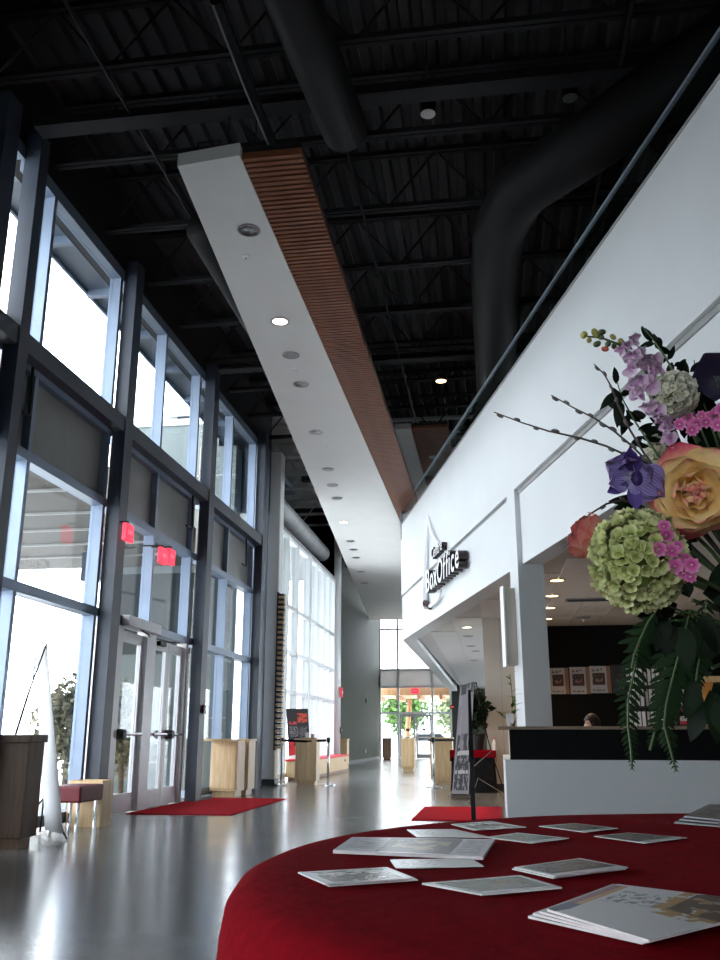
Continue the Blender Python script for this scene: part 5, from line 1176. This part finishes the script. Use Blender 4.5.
leafy('dark leaf sprig topping the whole flower arrangement',[(642,326),(652,338),(662,352),(674,372),(690,402)],1.35,[(652,342,642,324),(653,341,660,332),(655,344,638,344),(658,346,672,356),(660,350,656,334),(668,360,676,346),(666,358,656,364),(674,366,686,362),(676,372,690,358),(690,372,702,361),(688,378,680,358),(672,362,668,380)],ld)
leafy('dark green sprig at the right above the rose',[(694,360),(698,385),(706,410),(716,440)],1.37,[(700,400,690,378),(702,404,712,388),(706,412,718,402),(704,416,690,404),(710,426,724,420),(708,424,692,420),(714,436,700,436),(715,440,728,430)],lg_)
t,pp=spray('dark_pansy','large navy-black petal flower at the upper right edge',[(714,376),(722,396),(730,430)],1.33,0.002)
nvp=petal('petal',0.045,0.026,0.2,0.4,'navy_petal',6,5,0.004); Bn=at(730,430,1.33)
for k in range(5): inst_m('petal',nvp,t,frame(at(718,376,1.33)-Bn,TOCAM(Bn))@Matrix.Rotation(k*1.2566+0.4,4,'Z')@Matrix.Rotation(0.25,4,'X'))
# foliage at the heart of the arrangement
random.seed(21)
for gi,(label,cx,cy,rx,ry,n,D0) in enumerate((('dark foliage mass filling the middle of the flowers',690,450,36,34,46,1.40),('dark broad leaves hanging below the rose',692,600,42,45,44,1.36),('dark broad leaves at the lower right edge of the flowers',712,668,26,46,30,1.38),('dark foliage behind the hydrangea',660,520,34,60,34,1.42))):
    b0=at(cx,cy,D0); t=thing('foliage_bunch',label,'foliage',tuple(b0),0,'dark foliage bunches')
    MB().tube([(0,0,0),tuple((NECK-b0)*0.5+Vector((0,0,0.01))),tuple(NECK-b0)],0.003,6).build('stem','stem_green',t)
    for k in range(n):
        th=random.uniform(0,2*PI); r=math.sqrt(random.random()); a=at(cx+rx*r*math.cos(th)*0.8,cy+ry*r*math.sin(th)*0.8,D0+random.uniform(-0.03,0.03))-b0
        d=Vector((math.cos(th)*_rt.x,math.cos(th)*_rt.y,-math.sin(th)-0.35))+Vector((random.uniform(-.5,.5),random.uniform(-.5,.2),random.uniform(-.4,.4)))
        me=random.choice((lbig,lbg) if gi in (1,2) else (ld,lg_,lbig)); s=random.uniform(0.45,0.75) if me in (lbig,lbg) else random.uniform(0.7,1.1)
        inst_m('leaf',me,t,aim(a,d,random.uniform(-0.6,0.6),s,upv=TOCAM(b0)))
# --- trailing ferns
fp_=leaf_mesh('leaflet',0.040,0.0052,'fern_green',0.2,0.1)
def fern(label,pix,Dd,n,wid):
    pts=path_pts(pix,Dd); base=pts[0]; t=thing('fern_frond',label,'fern',tuple(base),0,'trailing fern fronds')
    loc=[v-base for v in pts]; MB().tube([tuple(NECK-base)]+[tuple(v) for v in loc],0.0018,5).build('stem','stem_green',t)
    for k in range(n):
        u=k/(n-1)*(len(loc)-1)*0.995; i=int(u); a=loc[i].lerp(loc[i+1],u-i); d=(loc[i+1]-loc[i]).normalized(); side=d.cross(TOCAM(base)).normalized()
        w=wid*(1-(k/(n-1))**1.6*0.85)*(0.5+0.5*min(1,k/4))
        for s in (1,-1): inst_m('leaflet',fp_,t,aim(a,side*s+d*0.75+Vector((0,0,random.uniform(-.15,.15))),s*0.3,w/0.040*random.uniform(0.85,1.15),upv=TOCAM(base)))
fern('long fern frond trailing below the hydrangea to a thin tip',[(656,606),(640,640),(634,672),(628,700),(628,726),(631,750),(632,769)],1.33,26,0.030)
fern('broad fern frond trailing down the middle beside the rack',[(690,610),(680,650),(672,680),(666,705),(664,725),(670,748),(676,771)],1.34,28,0.034)
fern('shorter fern frond with a forked end',[(676,620),(668,655),(662,685),(660,710),(654,735),(650,750)],1.36,22,0.028)
fern('fern frond drooping at the right edge of the picture',[(706,600),(704,630),(700,655),(696,680),(694,700)],1.36,20,0.034)
fern('small fern frond just under the hydrangea',[(662,604),(648,622),(640,640),(634,655),(632,668)],1.31,16,0.022)
bpy.context.view_layer.update()
